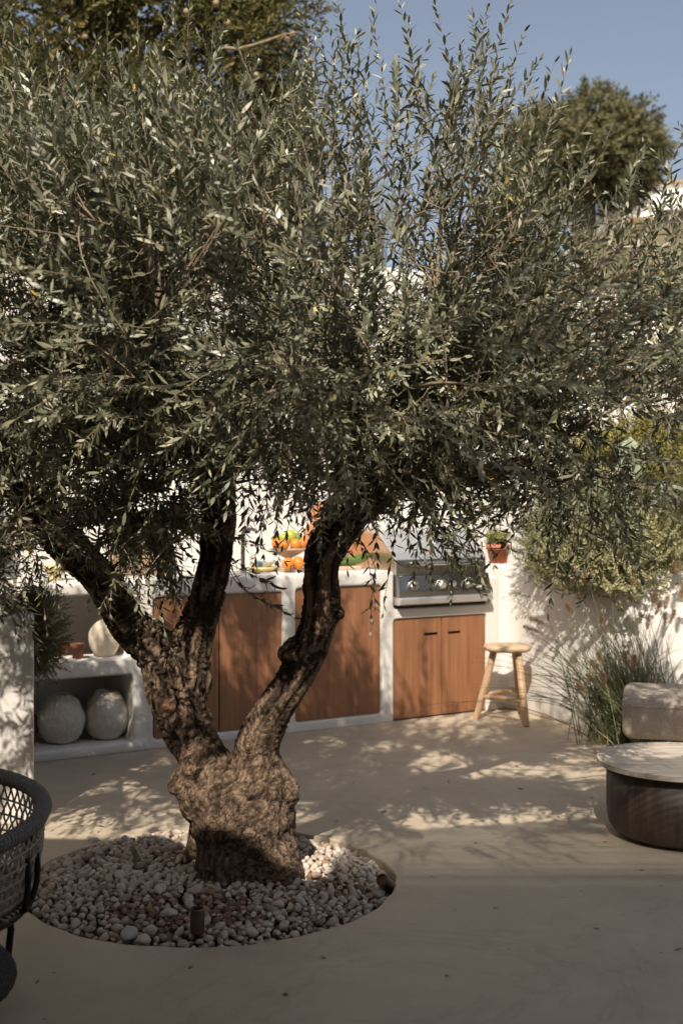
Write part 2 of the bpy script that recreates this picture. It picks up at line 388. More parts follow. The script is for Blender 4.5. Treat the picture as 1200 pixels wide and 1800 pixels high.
def make_canopy():
    """the house terrace roof behind and above the camera; its edge draws the shade line across the patio"""
    z0 = 2.75; k = z0 / math.tan(EL); off = Vector((math.sin(AZ), math.cos(AZ))) * k
    edge = [(-4.5,4.75), (-1.3,4.73), (-.74,4.70), (-.64,4.58), (-.56,4.38), (-.36,4.28), (-.14,4.16), (-.06,4.22), (-.02,4.55), (.0,3.75), (2.15,3.75)]
    poly = [(max(x - off.x, -2.6), y - off.y) for x, y in edge]
    poly = poly + [(poly[-1][0], -4.2), (poly[0][0], -4.2)]
    t = empty('terrace_roof', (0, 0, z0), 'pale plaster terrace roof over the near shaded part of the patio', 'roof')
    MB().prism(poly, 0, .12).build('roof_slab', M['plaster'], t)
    # unseen reed screen added on the right; its partial sun brightens the floor
    ro = MB(); y = 3.76
    while y < 5.30:
        xa = .0 if y < 4.85 else .0 + (y-4.85)*4.4
        wd = .0180 + .0117*(1 - smooth(3.70, 4.75, y))              # reeds widen so the added sunlight fades towards the house
        ro.box(xa - off.x, 2.15 - off.x, y - off.y, y - off.y + min(.0297, wd + .003*random.random()), .05, .054); y += .030
    for x in (.02, .74, 1.45, 2.12): ro.tube([(x - off.x, 3.75 - off.y, .057), (x - off.x, 4.8 - off.y, .057)], .0022, 6)
    ro.build('added_reed_screen', M['oldwood'], t)
    for nm, bx, lab in (('sky_block_wall', (-2.95,-2.62,-1.3,8.4), 'tall white unseen wall added at left to darken the yard'), ('sky_block_wall', (2.05,2.35,-1.3,1.6), 'white unseen wall added at right to darken the terrace')):  # unseen side walls, added to cut sky light on the floor
        tag(MB().box(*bx, 0, 4.4 if bx[0] < 0 else 2.74).build(nm, M['plaster_wall']), lab, 'wall')
    w = tag(MB().box(-5.2, 2.35, -1.62, -1.32, 0, 3.2).build('sky_block_wall', M['plaster_wall']), 'white unseen wall added behind the camera to block sky light', 'wall')  # unseen, added to block sky light from behind
make_canopy()

# ------------------------------------------------------------------ kitchen (front plane runs at 31 degrees)
KO = Vector((.944, 7.776, 0)); KA = math.atan2(.5136, .858); KE = Vector((.858, .5136, 0)); KN = Vector((-.5136, .858, 0))
def K(s, d, z): return KO - KE*s + KN*d + Vector((0,0,z))
def kpx(px, d=0.):
    k = (px-600)/F; return (.944-.5136*d - k*(7.776+.858*d)) / (.858 - .5136*k)
CT = .935
def make_kitchen():
    t = empty('outdoor_kitchen', KO, 'white plastered outdoor kitchen counter with brown cupboard doors and open pot niches', 'counter', KA)
    b = MB(); X = lambda s: -s
    L = 3.45
    # pilasters
    for s0, s1 in ((-.10, .0), (.722, .812), (1.415, 1.498), (2.303, 2.42), (3.35, L)):
        b.box(X(s1), X(s0), 0, .62, 0, .88)
    b.box(X(1.45), X(.77), .045, .62, 0, .9); b.box(X(2.36), X(1.45), .045, .62, 0, .9)      # behind doors
    b.box(X(.77), X(-.05), .045, .62, 0, .69)
    b.box(X(.77), X(-.06), .0, .2, .635, .70)                       # band below the grill
    b.box(X(1.45), X(.77), 0, .2, 0, .058); b.box(X(2.36), X(1.45), 0, .2, 0, .05)
    b.box(X(1.45), X(.77), -.004, .62, .85, CT); b.box(X(2.4), X(1.45), -.004, .62, .835, CT)
    b.box(X(L), X(2.36), -.004, .62, .86, CT)
    b.box(X(.80), X(.7235), 0, .62, .6, CT)
    b.box(X(L), X(2.36), .50, .62, 0, CT)
    b.box(X(L), X(2.36), -.02, .62, 0, .055); b.box(X(L), X(2.36), .0, .62, .42, .51)
    b.box(X(.77), X(-.06), .60, .66, 0, CT)
    link('masonry_body', remeshed('masonry_body', b, .013, 2), M['plaster'], t)
    g = .004
    def door(s0, s1, z0, z1, slot=None):
        q = MB(); x0, x1 = X(s1)+g, X(s0)-g; y0, y1 = .012, .038
        if slot is None:
            o = q.box(x0, x1, y0, y1, z0, z1).build('cupboard_door', M['door'], t, bevel=.0015)
        else:
            sx0, sx1, sz0, sz1 = slot
            q.box(x0, sx0, y0, y1, z0, z1); q.box(sx1, x1, y0, y1, z0, z1); q.box(sx0, sx1, y0, y1, z0, sz0); q.box(sx0, sx1, y0, y1, sz1, z1)
            o = q.build('cupboard_door', M['door'], t)
            h = MB().box(sx0, sx1, y1-.003, y1+.001, sz0, sz1).build('slot_shade_plate', M['dark'], o)  # dark plate; the shade inside the slot is put into its colour
        return o
    door(1.500, 1.903, .056, .832); door(1.905, 2.301, .056, .832)
    door(.814, 1.413, .064, .848)
    dm = .352
    def slot(px0, px1): return (X(kpx(px0)), X(kpx(px1)))
    a0, a1 = slot(747, 771); door(dm, .72, .012, .633, (a0, a1, .517, .535))
    a0, a1 = slot(789, 811); door(.002, dm-.002, .012, .633, (a0, a1, .517, .535))
    s = MB().box(X(1.63), X(1.16), .14, .5, CT-.01, CT+.004)
    return t
make_kitchen()

def make_grill():
    t = empty('gas_grill', KO, 'stainless steel built-in gas grill with three knobs at the right end of the counter', 'grill', KA)
    x0, x1 = -.716, -.004
    hood = [(.0,.905), (.0,1.005), (.03,1.045), (.20,1.178), (.27,1.198), (.56,1.20), (.58,1.18), (.58,.905)]
    MB().prism(hood, x0+.004, x1-.004, 'x').build('hood', M['steel'], t, bevel=.004)
    side = [(.004,.94), (.004,1.003), (.205,1.16), (.55,1.17), (.55,.94)]
    MB().prism(side, x0-.003, x0+.001, 'x').build('hood_side', mat('steel_warm_reflection', (.52,.40,.29), (.60,.48,.36), 12, .3, .9), t)  # the warm reflection on the hood side is put into this colour
    MB().box(x0+.01, x1-.01, -.004, .0, .91, 1.0).build('lid_band', M['steel_dark'], t)
    # handle
    h = MB(); h.tube([(x0+.09,-.062,.975), (x1-.09,-.062,.975)], .0125, 14)
    hb = h.build('handle', M['chrome'], t, smooth=False)
    for xx in (x0+.095, x1-.095):
        MB().prism([(-.004,.94),(-.004,.975),(-.05,.988),(-.075,.982),(-.075,.965),(-.05,.96)], xx-.016, xx+.016, 'x').build('handle_bracket', M['chrome'], t, bevel=.002)
    p = [(.02,.903), (-.022,.903), (-.052,.802), (-.052,.772), (.02,.772)]
    MB().prism(p, x0, x1, 'x').build('control_panel', M['steel_dark'], t, bevel=.003)
    MB().prism([(.02,.770),(-.064,.770),(-.070,.757),(-.068,.728),(-.05,.722),(.02,.722)], x0-.002, x1+.002, 'x').build('drip_tray', M['steel'], t, bevel=.003)
    MB().box(x0+.004, x1-.004, .006, .3, .698, .722).build('gap_shade_fill', M['dark'], t)  # dark filler box; shade under the tray is put into its colour
    # knobs sit on the sloping panel
    def on_panel(px, py):
        s = kpx(px, -.04); Y = (KO - KE*s + KN*(-.04)).y
        z = CAM_H - (py-HZ)*Y/F
        return -s, z
    tilt = math.atan2(.03, .101)
    for px, py in ((725,1028), (774,1025.5), (822,1023)):
        x, z = on_panel(px, py); y = -.022 - (.903 - z)*.3
        k = MB(); k.lathe([(.034,0), (.034,.006), (.028,.008)], 24)
        kb = k.build('knob', M['chrome'], t)
        kb.location = (x, y-.001, z); kb.rotation_euler = (R(90)+tilt-R(0), 0, 0)
        grip = MB(); pr = [(.0215+.0035*math.cos(6*a), a) for a in np.linspace(0, 2*math.pi, 36, endpoint=False)]
        grip.prism([(r*math.cos(a), r*math.sin(a)) for r, a in pr], .008, .036)
        grip.build('knob_grip', M['chrome'], kb, bevel=.0015)
    x, z = on_panel(796, 1026.5); y = -.022 - (.903-z)*.3
    bt = MB().lathe([(.021,0), (.021,.006), (.016,.010), (.001,.011)], 20).build('igniter_button', M['steel'], t)
    bt.location = (x, y, z); bt.rotation_euler = (R(90)+tilt, 0, 0)
    x, z = on_panel(842, 1031); y = -.022 - (.903-z)*.3
    bd = MB().box(-.026, .026, -.011, .011, 0, .002).build('rating_plate', mat('plate', (.7,.69,.66), rough=.4), t)
    bd.location = (x, y-.0005, z); bd.rotation_euler = (R(90)+tilt, 0, 0)
    th = MB().lathe([(.024,0), (.024,.012), (.019,.014), (.001,.014)], 20).build('thermometer', M['chrome'], t)
    th.location = (-.335, .105, 1.1055); th.rotation_euler = (R(52), 0, 0)
make_grill()

# back wall of the yard: lit stretch, then a set-back stretch to the left
def make_back_walls():
    def wall(name, pts, th, h, label):
        n = len(pts); out = []
        P = [Vector(p) for p in pts]
        for i, p in enumerate(P):
            d = (P[min(i+1, n-1)] - P[max(i-1, 0)]).normalized(); out.append(p + Vector((-d.y, d.x))*th)
        poly = [tuple(p) for p in P] + [tuple(p) for p in reversed(out)]
        b = MB().prism(poly, -.05, h)
        return tag(b.build(name, M['plaster_wall'], bevel=.03, smooth=False), label, 'wall')
    w = lambda s, d: tuple(K(s, d, 0).xy)
    wall('garden_wall', [w(2.416,.66), w(-7,.66)], .28, 2.97, 'tall white plaster wall behind the grill and counter')
    wall('garden_wall', [w(6.5,1.25), w(2.30,1.25)], .25, 2.93, 'white wall set back in shade behind the left end of the counter')
make_back_walls()

# low curved planter wall on the right
PW = [(.96,7.80), (1.075,7.862), (1.15,7.78), (1.22,7.63), (1.33,7.42), (1.452,7.21), (1.56,7.06), (1.72,6.97), (2.1,6.90), (2.8,6.86), (4.2,6.84)]
def make_planter():
    P = [Vector(p) for p in PW]; n = len(P); th = .16; out = []
    for i, p in enumerate(P):
        d = (P[min(i+1,n-1)] - P[max(i-1,0)]).normalized(); nn = Vector((-d.y, d.x)); out.append(p + nn*th)
    out[0] = Vector((.90, 8.0)); out[1] = Vector((1.09, 8.03)); out[2] = Vector((1.27, 7.9)); out[3] = Vector((1.36,7.72))
    b = MB(); h = .955
    for i in range(n-1):
        q = [P[i], P[i+1], out[i+1], out[i]]
        b.prism([tuple(v) for v in q], 0, h)
    b.prism([(.9,7.79), (1.06,7.86), (1.06,8.35), (.62,8.33)], 0, h)
    t = empty('raised_planter', (1.1, 7.9, 0), 'low curved white planter wall beside the grill', 'planter')
    me = remeshed('planter_wall', b, .018, 3); o = link('planter_wall', me, M['plaster'], t); o.location = -t.location
    s = MB().prism([tuple(p) for p in out] + [(4.2, 10.1), (1.45, 8.55)], .80, .87)
    o = s.build('planter_soil', M['soil'], t); o.location = -t.location
make_planter()

# left planter wall
def make_left_wall():
    t = empty('planter_wall', (-1.298, 5.05, 0), 'white low wall at the left edge with leaf shadows, planted behind', 'wall')
    b = MB().prism([(0,0), (-.085,.33), (-2.2,.33), (-2.2,0)], 0, .872)
    b.build('wall_body', M['plaster'], t, bevel=.012)
    MB().box(-2.2,-.14,.05,.30,.85,.885).build('soil', M['soil'], t)
make_left_wall()

# ------------------------------------------------------------------ pots, fruit and things on the counter
def lathe_thing(name, prof, loc, m, label, cat, n=40, group=None, noise_amp=0, rz=0, inner=True, scale=18):
    b = MB().lathe(prof, n, cap=True); me = b.mesh(name)
    if noise_amp:
        for v in me.vertices:
            q = mnoise.fractal(Vector(v.co)*scale + Vector(loc)*3, 1, 2, 4); v.co += v.co.normalized()*noise_amp*q
    o = link(name, me, m, None, loc, rz, smooth=True); return tag(o, label, cat, group)

def jar_prof(r, h, neck, n=18):
    pr = [(r*.45, 0)]
    for k in range(1, n):
        u = k/n; q = math.sin(math.pi*(.12 + .80*u))**.62
        pr.append((max(neck, r*q), h*u))
    pr += [(neck*1.02, h), (neck*.9, h*1.005), (neck*.82, h*.97), (neck*.86, h*.88), (r*.6, h*.7), (r*.5, h*.3), (.001, h*.1)]
    return pr
def pot_prof(r, h): return [(r*.70,0), (r*.93,h*.72), (r*1.0,h*.73), (r*1.03,h), (r*.93,h), (r*.86,h*.75), (r*.6,h*.1), (.001,h*.1)]
P_ = lambda px, d, z: K(kpx(px, d), d, z)
lathe_thing('clay_jar', jar_prof(.128,.262,.052,24), P_(108,.17,.055), M['crete'], 'rough grey round clay jar in the lower niche, next to the low wall', 'jar', 56, noise_amp=.009)
lathe_thing('clay_jar', jar_prof(.122,.262,.058,24), P_(187,.15,.055), M['crete'], 'sun-dappled rough round clay jar in the lower niche, next to the olive trunk', 'jar', 56, noise_amp=.010)
lathe_thing('clay_jar', jar_prof(.105,.20,.045), P_(34,.26,.055), M['terracotta_dark'], 'dark jar almost hidden behind the low wall in the lower niche', 'jar')
lathe_thing('vase', jar_prof(.088,.215,.036), P_(184,.15,.51), M['cream'], 'cream round vase on the niche shelf', 'vase', noise_amp=.002)
lathe_thing('flower_pot', pot_prof(.039,.082), P_(137,.13,.51), M['terracotta_dark'], 'small empty terracotta pot on the niche shelf', 'pot')
lathe_thing('flower_pot', pot_prof(.035,.07), P_(112,.30,.51), M['terracotta_dark'], 'tiny dark pot at the back of the niche shelf', 'pot')
lathe_thing('bowl', [(.05,0),(.03,.02),(.05,.05),(.085,.075),(.078,.075),(.04,.05),(.001,.045)], P_(98,.22,CT), M['yellow'], 'shallow ochre footed bowl on the shaded left counter end', 'bowl')

# sink tap
def make_tap():
    p = P_(427,.47,CT)
    t = empty('kitchen_tap', p, 'slim dark metal kitchen tap standing at the sink', 'tap', KA)
    MB().lathe([(.024,0),(.024,.012),(.013,.014),(.013,.22)], 16).build('tap_body', M['tap'], t, smooth=False)
    MB().tube([(0,0,.22),(0,-.004,.245),(.004,-.02,.26),(.012,-.05,.262),(.03,-.11,.255),(.032,-.125,.24)], .011, 10).build('spout', M['tap'], t, smooth=True)
    b = MB(); b.lathe([(.019,0),(.019,.03),(.012,.034),(.001,.035)], 16); o = b.build('lever', M['black'], t); o.location = (.028,-.005,.232)
    q = P_(441,.47,CT); s = empty('soap_dispenser', q, 'short steel soap pump beside the tap', 'dispenser', KA)
    MB().lathe([(.02,0),(.02,.01),(.009,.012),(.009,.09),(.001,.092)], 14).build('pump_body', M['steel'], s)
    MB().tube([(0,0,.09),(0,-.03,.10),(0,-.05,.095)], .006, 8).build('nozzle', M['steel'], s)
    c = P_(415,.30,CT); k = tag(MB().prism([(-.20,-.15),(.16,-.15),(.16,.13),(-.20,.13)], .001, .006).build('sink', M['steel'], None, c, KA), 'steel sink rim set in the counter below the tap', 'sink')
    d = MB().box(-.18,.14,-.13,.11,.0061,.0075).build('basin', M['steel_dark'], k)
make_tap()

def make_fruit():
    bz = CT + .026
    c = P_(560,.27,CT)
    t = tag(MB().box(-.27,.25,-.10,.12,.0,.026).build('serving_board', M['pale_board'], None, c, KA, bevel=.006), 'thick pale wooden serving board under the fruit', 'board')
    c = P_(507,.29,bz)
    bo = lathe_thing('fruit_bowl', [(.062,0),(.058,.012),(.022,.03),(.02,.055),(.06,.075),(.112,.105),(.118,.118),(.112,.118),(.055,.086),(.001,.08)], c, M['pale_board'], 'footed pale wooden bowl full of oranges and green fruit', 'bowl')
    def fruit(px, py, r, m, name, label, d, group=None, sq=(1,1,1)):
        s = kpx(px, d); p = K(s, d, 0); p.z = CAM_H - (py-HZ)*p.y/F
        b = MB().sphere((0,0,0), r, 20, 14, sq); me = b.mesh(name)
        o = link(name, me, m, None, p, random.random()*6, True); tag(o, label, name.replace('_',' '), group); return o
    fruit(487,955,.034,M['orange'],'orange','leftmost orange in the footed bowl',.25,'oranges on the counter')
    fruit(499,957,.033,M['orange'],'orange','orange in the bowl left of its middle, below the green fruit',.21,'oranges on the counter')
    fruit(519,957,.035,M['orange'],'orange','orange at the front right of the footed bowl',.22,'oranges on the counter')
    fruit(532,955,.034,M['orange'],'orange','orange at the far right of the bowl beside the trunk',.27,'oranges on the counter')
    fruit(510,943,.038,M['lemon'],'lime','largest yellow-green fruit at the top of the bowl',.28,'green fruit in the bowl',(1,.85,1.15))
    fruit(498,946,.030,M['lemon'],'lime','yellow-green fruit at the upper left of the bowl',.29,'green fruit in the bowl')
    fruit(523,947,.032,M['green'],'avocado','dark green fruit at the upper right of the bowl',.29,'green fruit in the bowl',(1,.9,1.2))
    fruit(484,947,.024,M['green'],'avocado','small dark green fruit at the left rim of the bowl',.31,'green fruit in the bowl')
    fruit(506,991,.036,M['orange'],'orange','left orange lying on the board below the bowl',.155,'oranges on the counter')
    fruit(524,989,.038,M['orange'],'orange','right orange lying on the board below the bowl',.165,'oranges on the counter')
    # melon wedge right of the trunk
    p = P_(622,.24,bz); b = MB(); n = 14; v = []; f = []
    for i in range(n+1):
        u = -1 + 2*i/n; r = math.sqrt(max(0, 1-u*u*.98))
        for k in range(9):
            a = R(180 + 180*k/8); v.append((u*.17, r*.055*math.cos(a), .058 + r*.058*math.sin(a)))
    for i in range(n):
        for k in range(8): f.append((i*9+k, i*9+k+1, (i+1)*9+k+1, (i+1)*9+k))
        f.append((i*9+8, i*9, (i+1)*9, (i+1)*9+8))
    f.append(tuple(range(9))); f.append(tuple(n*9+k for k in range(9)))
    b.add(v, f); o = b.build('melon', M['melon'], None, p, KA, smooth=False); o.rotation_euler = (R(-14), R(-6), KA+R(14))
    tag(o, 'half a green melon on the board right of the trunk', 'melon')
    p = P_(462,.34,CT)
    k = tag(MB().lathe([(.05,0),(.085,.02),(.088,.03),(.08,.03),(.001,.02)], 32).build('dish', M['yellow'], None, p, 0, smooth=True), 'yellow dish under the blue bowl left of the fruit', 'dish')
    tag(MB().lathe([(.04,.0),(.078,.035),(.082,.048),(.074,.046),(.001,.015)], 32).build('dish', M['blue'], None, p + Vector((0,0,.024)), 0, smooth=True), 'blue glazed bowl stacked on a yellow dish', 'bowl')
    # chopping board leaning on the wall
    c = P_(575,.585,CT); b = MB()
    ou = []
    for a in np.linspace(R(-90)-R(142), R(-90)+R(142), 40):
        ou.append((.16*math.cos(a)*1.0, .165 + .165*math.sin(a)))
    bd = MB().prism(ou, 0, .022, 'y'); t = empty('chopping_board', c, 'round reddish chopping board with a holed handle leaning on the wall', 'chopping board', KA)
    o = bd.build('board_plate', M['board'], t); o.rotation_euler = (R(-7),0,0)
    n = 28; v = []; f = []
    for i in range(n):
        a = 2*math.pi*i/n; ro = (.082, .088) if True else 0
        for (rx, rz_, y) in ((.086,.080,-.002), (.026,.020,-.002), (.026,.020,.024), (.086,.080,.024)):
            v.append((rx*math.cos(a)-.01, y, .345 + rz_*math.sin(a)))
    for i in range(n):
        j = (i+1) % n
        for k in range(4): l = (k+1) % 4; f.append((i*4+k, j*4+k, j*4+l, i*4+l))
    h = MB().add(v, f).build('board_handle', M['board'], t); h.rotation_euler = (R(-7),0,0)
make_fruit()

# ------------------------------------------------------------------ plants
def shoots_leaves(bases, dirs, lens, L, Wd, spacing, ang, bend, tint_mu=.5, tint_sd=.22, start=.1, whorl=2, spread=1.57):
    """curved shoots bearing leaves; returns stem polylines and leaf arrays"""
    polys = []; LP = []; LD = []; LN = []; LL = []; LW = []; LT = []
    for p, d, l, bn in zip(bases, dirs, lens, bend):
        d = d / (np.linalg.norm(d) + 1e-9)
        u = np.linspace(0, 1, 6)[:, None]
        c = p + d*l*u + bn*l*u*u; polys.append(c)
        n = max(2, int(l*(1-start)/spacing)); q = np.linspace(start, 1, n)
        pos = p + d*l*q[:, None] + bn*l*(q**2)[:, None]
        tan = d + 2*bn*q[:, None]; tan /= np.linalg.norm(tan, axis=1, keepdims=True)
        ref = np.array([0,0,1.]) if abs(d[2]) < .8 else np.array([1.,0,0])
        a = np.cross(tan, ref); a /= np.linalg.norm(a, axis=1, keepdims=True); b = np.cross(tan, a)
        base_t = rng.normal(tint_mu, tint_sd*.55)
        for w in range(whorl):
            th = np.arange(n)*spread + w*2*np.pi/whorl + rng.normal(0, .35, n)
            rad = a*np.cos(th)[:, None] + b*np.sin(th)[:, None]
            al = np.radians(rng.normal(ang, 11, n))*(1 - .35*q**3)
            dd = tan*np.cos(al)[:, None] + rad*np.sin(al)[:, None] + rng.normal(0, .12, (n,3))
            nn = tan*np.sin(al)[:, None] - rad*np.cos(al)[:, None] + rng.normal(0, .30, (n,3))
            ll = L*rng.uniform(.58, 1.32, n)*(1 - .4*np.clip((q-.75)/.25, 0, 1))
            LP.append(pos); LD.append(dd); LN.append(nn); LL.append(ll); LW.append(Wd*rng.uniform(.8,1.2,n)*(ll/L)**.5)
            LT.append(np.clip(base_t + rng.normal(0, tint_sd, n), 0, 1))
    return polys, tuple(np.concatenate(x) for x in (LP, LD, LN, LL, LW, LT))

def leaves_obj(name, arr, m, parent, origin=None, curl=.14):
    P, D, N, L, Wd, T = arr
    if origin is not None: P = P - np.array(origin)
    V, Q, Tr = leaf_arrays(P, D, N, L, Wd, curl)
    me = from_np(name, V, Q, Tr, tint=np.repeat(T, 6)); return link(name, me, m, parent)

def stems_obj(name, polys, r0, r1, m, parent, origin=None, n=4):
    o = np.array(origin) if origin is not None else 0
    V, Q = tubes_np([np.asarray(p) - o for p in polys], [np.linspace(r0, r1, len(p)) for p in polys], n)
    return link(name, from_np(name, V, Q), m, parent, smooth=True)

def shrub(name, loc, ctr, rad, n, L, Wd, m, label, cat, slen=(.10,.22), spacing=.014, ang=50, up=.5, whorl=2, tmu=.5, tsd=.22, shell=.35, stem_m=None, droop=0., clump=0, sr=.0022):
    """woody plant: stems from the base to shoots through an ellipsoid"""
    t = empty(name, loc, label, cat); loc = np.array(loc); ctr = np.array(ctr); rad = np.array(rad)
    u = rand_unit(n); r = (shell + (1-shell)*rng.random(n)**.6)
    if clump:
        cc = rand_unit(clump); cc[:,2] = np.abs(cc[:,2])*.8 - .1
        idx = rng.integers(0, clump, n); u = cc[idx]*.78 + rng.normal(0, .24, (n,3)); r = np.ones(n)
    base = ctr + u*rad*r[:, None]
    d = u*(1-up) + np.array([0,0,1.])*up + rng.normal(0, .2, (n,3)); d[:,2] -= droop
    ln = rng.uniform(*slen, n)
    bend = rng.normal(0, .08, (n,3)); bend[:,2] += .1 - droop*.5
    polys, arr = shoots_leaves(base - d/np.linalg.norm(d,axis=1,keepdims=True)*ln[:,None]*.5, d, ln, L, Wd, spacing, ang, bend, tmu, tsd, whorl=whorl)
    leaves_obj('foliage', arr, m, t, loc)
    st = []
    for k in range(min(n, 60)):
        q = base[k*n//60 % n]; a = loc + rng.normal(0, .03, 3)*np.array([1,1,0]); mid = (a+q)/2 + rng.normal(0, .04, 3); mid[2] += .05
        w = np.linspace(0,1,7)[:,None]; st.append((1-w)**2*a + 2*w*(1-w)*mid + w*w*q)
    stems_obj('stems', st, max(.006, sr*2), sr, stem_m or M['stem'], t, loc)
    stems_obj('twigs', polys, sr*.8, sr*.4, stem_m or M['stem'], t, loc, 3)
    return t

def potted(px, d, z):
    p = P_(px, d, z)
def make_right_pot():
    Y = 7.92; p = at(875, 982, Y); p.z = .955
    t = lathe_thing('flower_pot', pot_prof(.079,.125), p, M['terracotta'], 'bright terracotta pot on the planter corner beside the grill', 'pot', 40)
    t.data.materials.append(M['soil'])
    shrub('herb_plant', (p.x,p.y,p.z+.09), (p.x,p.y,p.z+.165), (.075,.075,.045), 130, .019, .010, M['herb'], 'small clipped yellow-green herb growing in the terracotta pot', 'plant', (.03,.06), .008, 55, .6, sr=.0012)
make_right_pot()

def make_left_crate():
    p = P_(248,.40,CT)
    t = empty('wooden_crate', p, 'old wooden planter crate on the counter behind the left limb', 'crate', KA)
    b = MB(); w, dd, h = .17, .09, .15
    for z0, z1 in ((.0,.045),(.052,.097),(.104,.15)):
        b.box(-w, w, -dd, -dd+.012, z0, z1); b.box(-w, w, dd-.012, dd, z0, z1)
    b.build('slats', M['oldwood'], t)
    [MB().box(x0, x0+.012, -dd+.012, dd-.012, 0, h).build('end_panel', M['oldwood'], t) for x0 in (-w, w-.012)]
    MB().box(-w+.013, w-.013, -dd+.013, dd-.013, .005, .13).build('soil', M['soil'], t)
    shrub('potted_herb', (p.x,p.y,p.z+.13), (p.x,p.y,p.z+.22), (.17,.12,.09), 90, .035, .010, M['rosemary'], 'loose green herbs growing in the old wooden crate', 'plant', (.08,.16), .014, 50, .6)
make_left_crate()

# planter plants on the right
shrub('flowering_shrub', (1.72,7.45,.86), (1.64,7.02,.95), (.44,.27,.33), 1300, .022, .0115, M['euphorbia'], 'rounded grey-green shrub with pale flower heads spilling over the planter wall', 'shrub', (.06,.15), .0085, 55, .35, clump=34, tmu=.66, tsd=.22, sr=.0016)
shrub('trailing_shrub', (1.42,7.52,.86), (1.30,7.46,1.12), (.21,.24,.27), 420, .024, .007, M['rosemary'], 'airy green shrub beside the terracotta pot trailing down the planter wall', 'shrub', (.10,.22), .011, 50, .35, tmu=.7, sr=.0016)
shrub('rosemary_bush', (2.18,7.4,.86), (2.12,7.35,1.22), (.24,.20,.34), 260, .020, .0042, M['rosemary'], 'tall dark rosemary with upright spikes at the right edge of the planter', 'shrub', (.16,.34), .0075, 55, .88, whorl=3, tmu=.6, shell=.2, sr=.002)
shrub('golden_shrub', (2.35,8.15,.86), (2.08,8.0,1.48), (.52,.30,.50), 1600, .034, .012, M['lime'], 'yellow-green feathery shrub at the back of the planter', 'shrub', (.10,.24), .012, 45, .4, tmu=.55, clump=30, sr=.002)
shrub('grey_shrub', (1.9,8.0,.86), (1.72,7.9,1.22), (.42,.32,.28), 320, .032, .009, M['euphorbia'], 'loose grey-green shrub between the cactus columns', 'shrub', (.10,.22), .013, 45, .6, tmu=.35, sr=.002)

def make_cactus():
    cols = [(1107,768,1010,.072,7.75,'tall pale column cactus rising behind the flowering shrub'), (1160,846,1000,.055,7.6,'shorter pale column cactus beside the rosemary'), (1062,812,1000,.05,7.85,'slim column cactus half hidden behind olive leaves'), (1085,815,1000,.045,7.7,'small column cactus close in front of the tall one')]
    for i, (px, yt, yb, r, Y, lab) in enumerate(cols):
        a = at(px, yb, Y); b_ = at(px + (4 if i % 2 else -3), yt, Y)
        n = 7; m = 14; v = []; f = []; nn = n*4
        for k in range(m+1):
            u = k/m; c = a.lerp(b_, u) + Vector((.012*math.sin(3*u+i), 0, 0)); rr = r*(1 if u < .88 else math.sqrt(max(.02, 1-((u-.88)/.12)**2)))*(1+.05*math.sin(9*u+i))
            for q in range(nn):
                an = 2*math.pi*q/nn + .2*i; w = rr*(1 + .22*math.cos(n*an)); v.append((c.x-a.x + w*math.cos(an), c.y-a.y + w*math.sin(an), c.z-.85))
        for k in range(m):
            for q in range(nn): f.append((k*nn+q, k*nn+(q+1) % nn, (k+1)*nn+(q+1) % nn, (k+1)*nn+q))
        f.append(tuple(m*nn+q for q in range(nn)))
        o = MB().add(v, f).build('column_cactus', M['cactus'], None, (a.x, a.y, .85)); tag(o, lab, 'cactus', 'column cacti in the planter')
make_cactus()

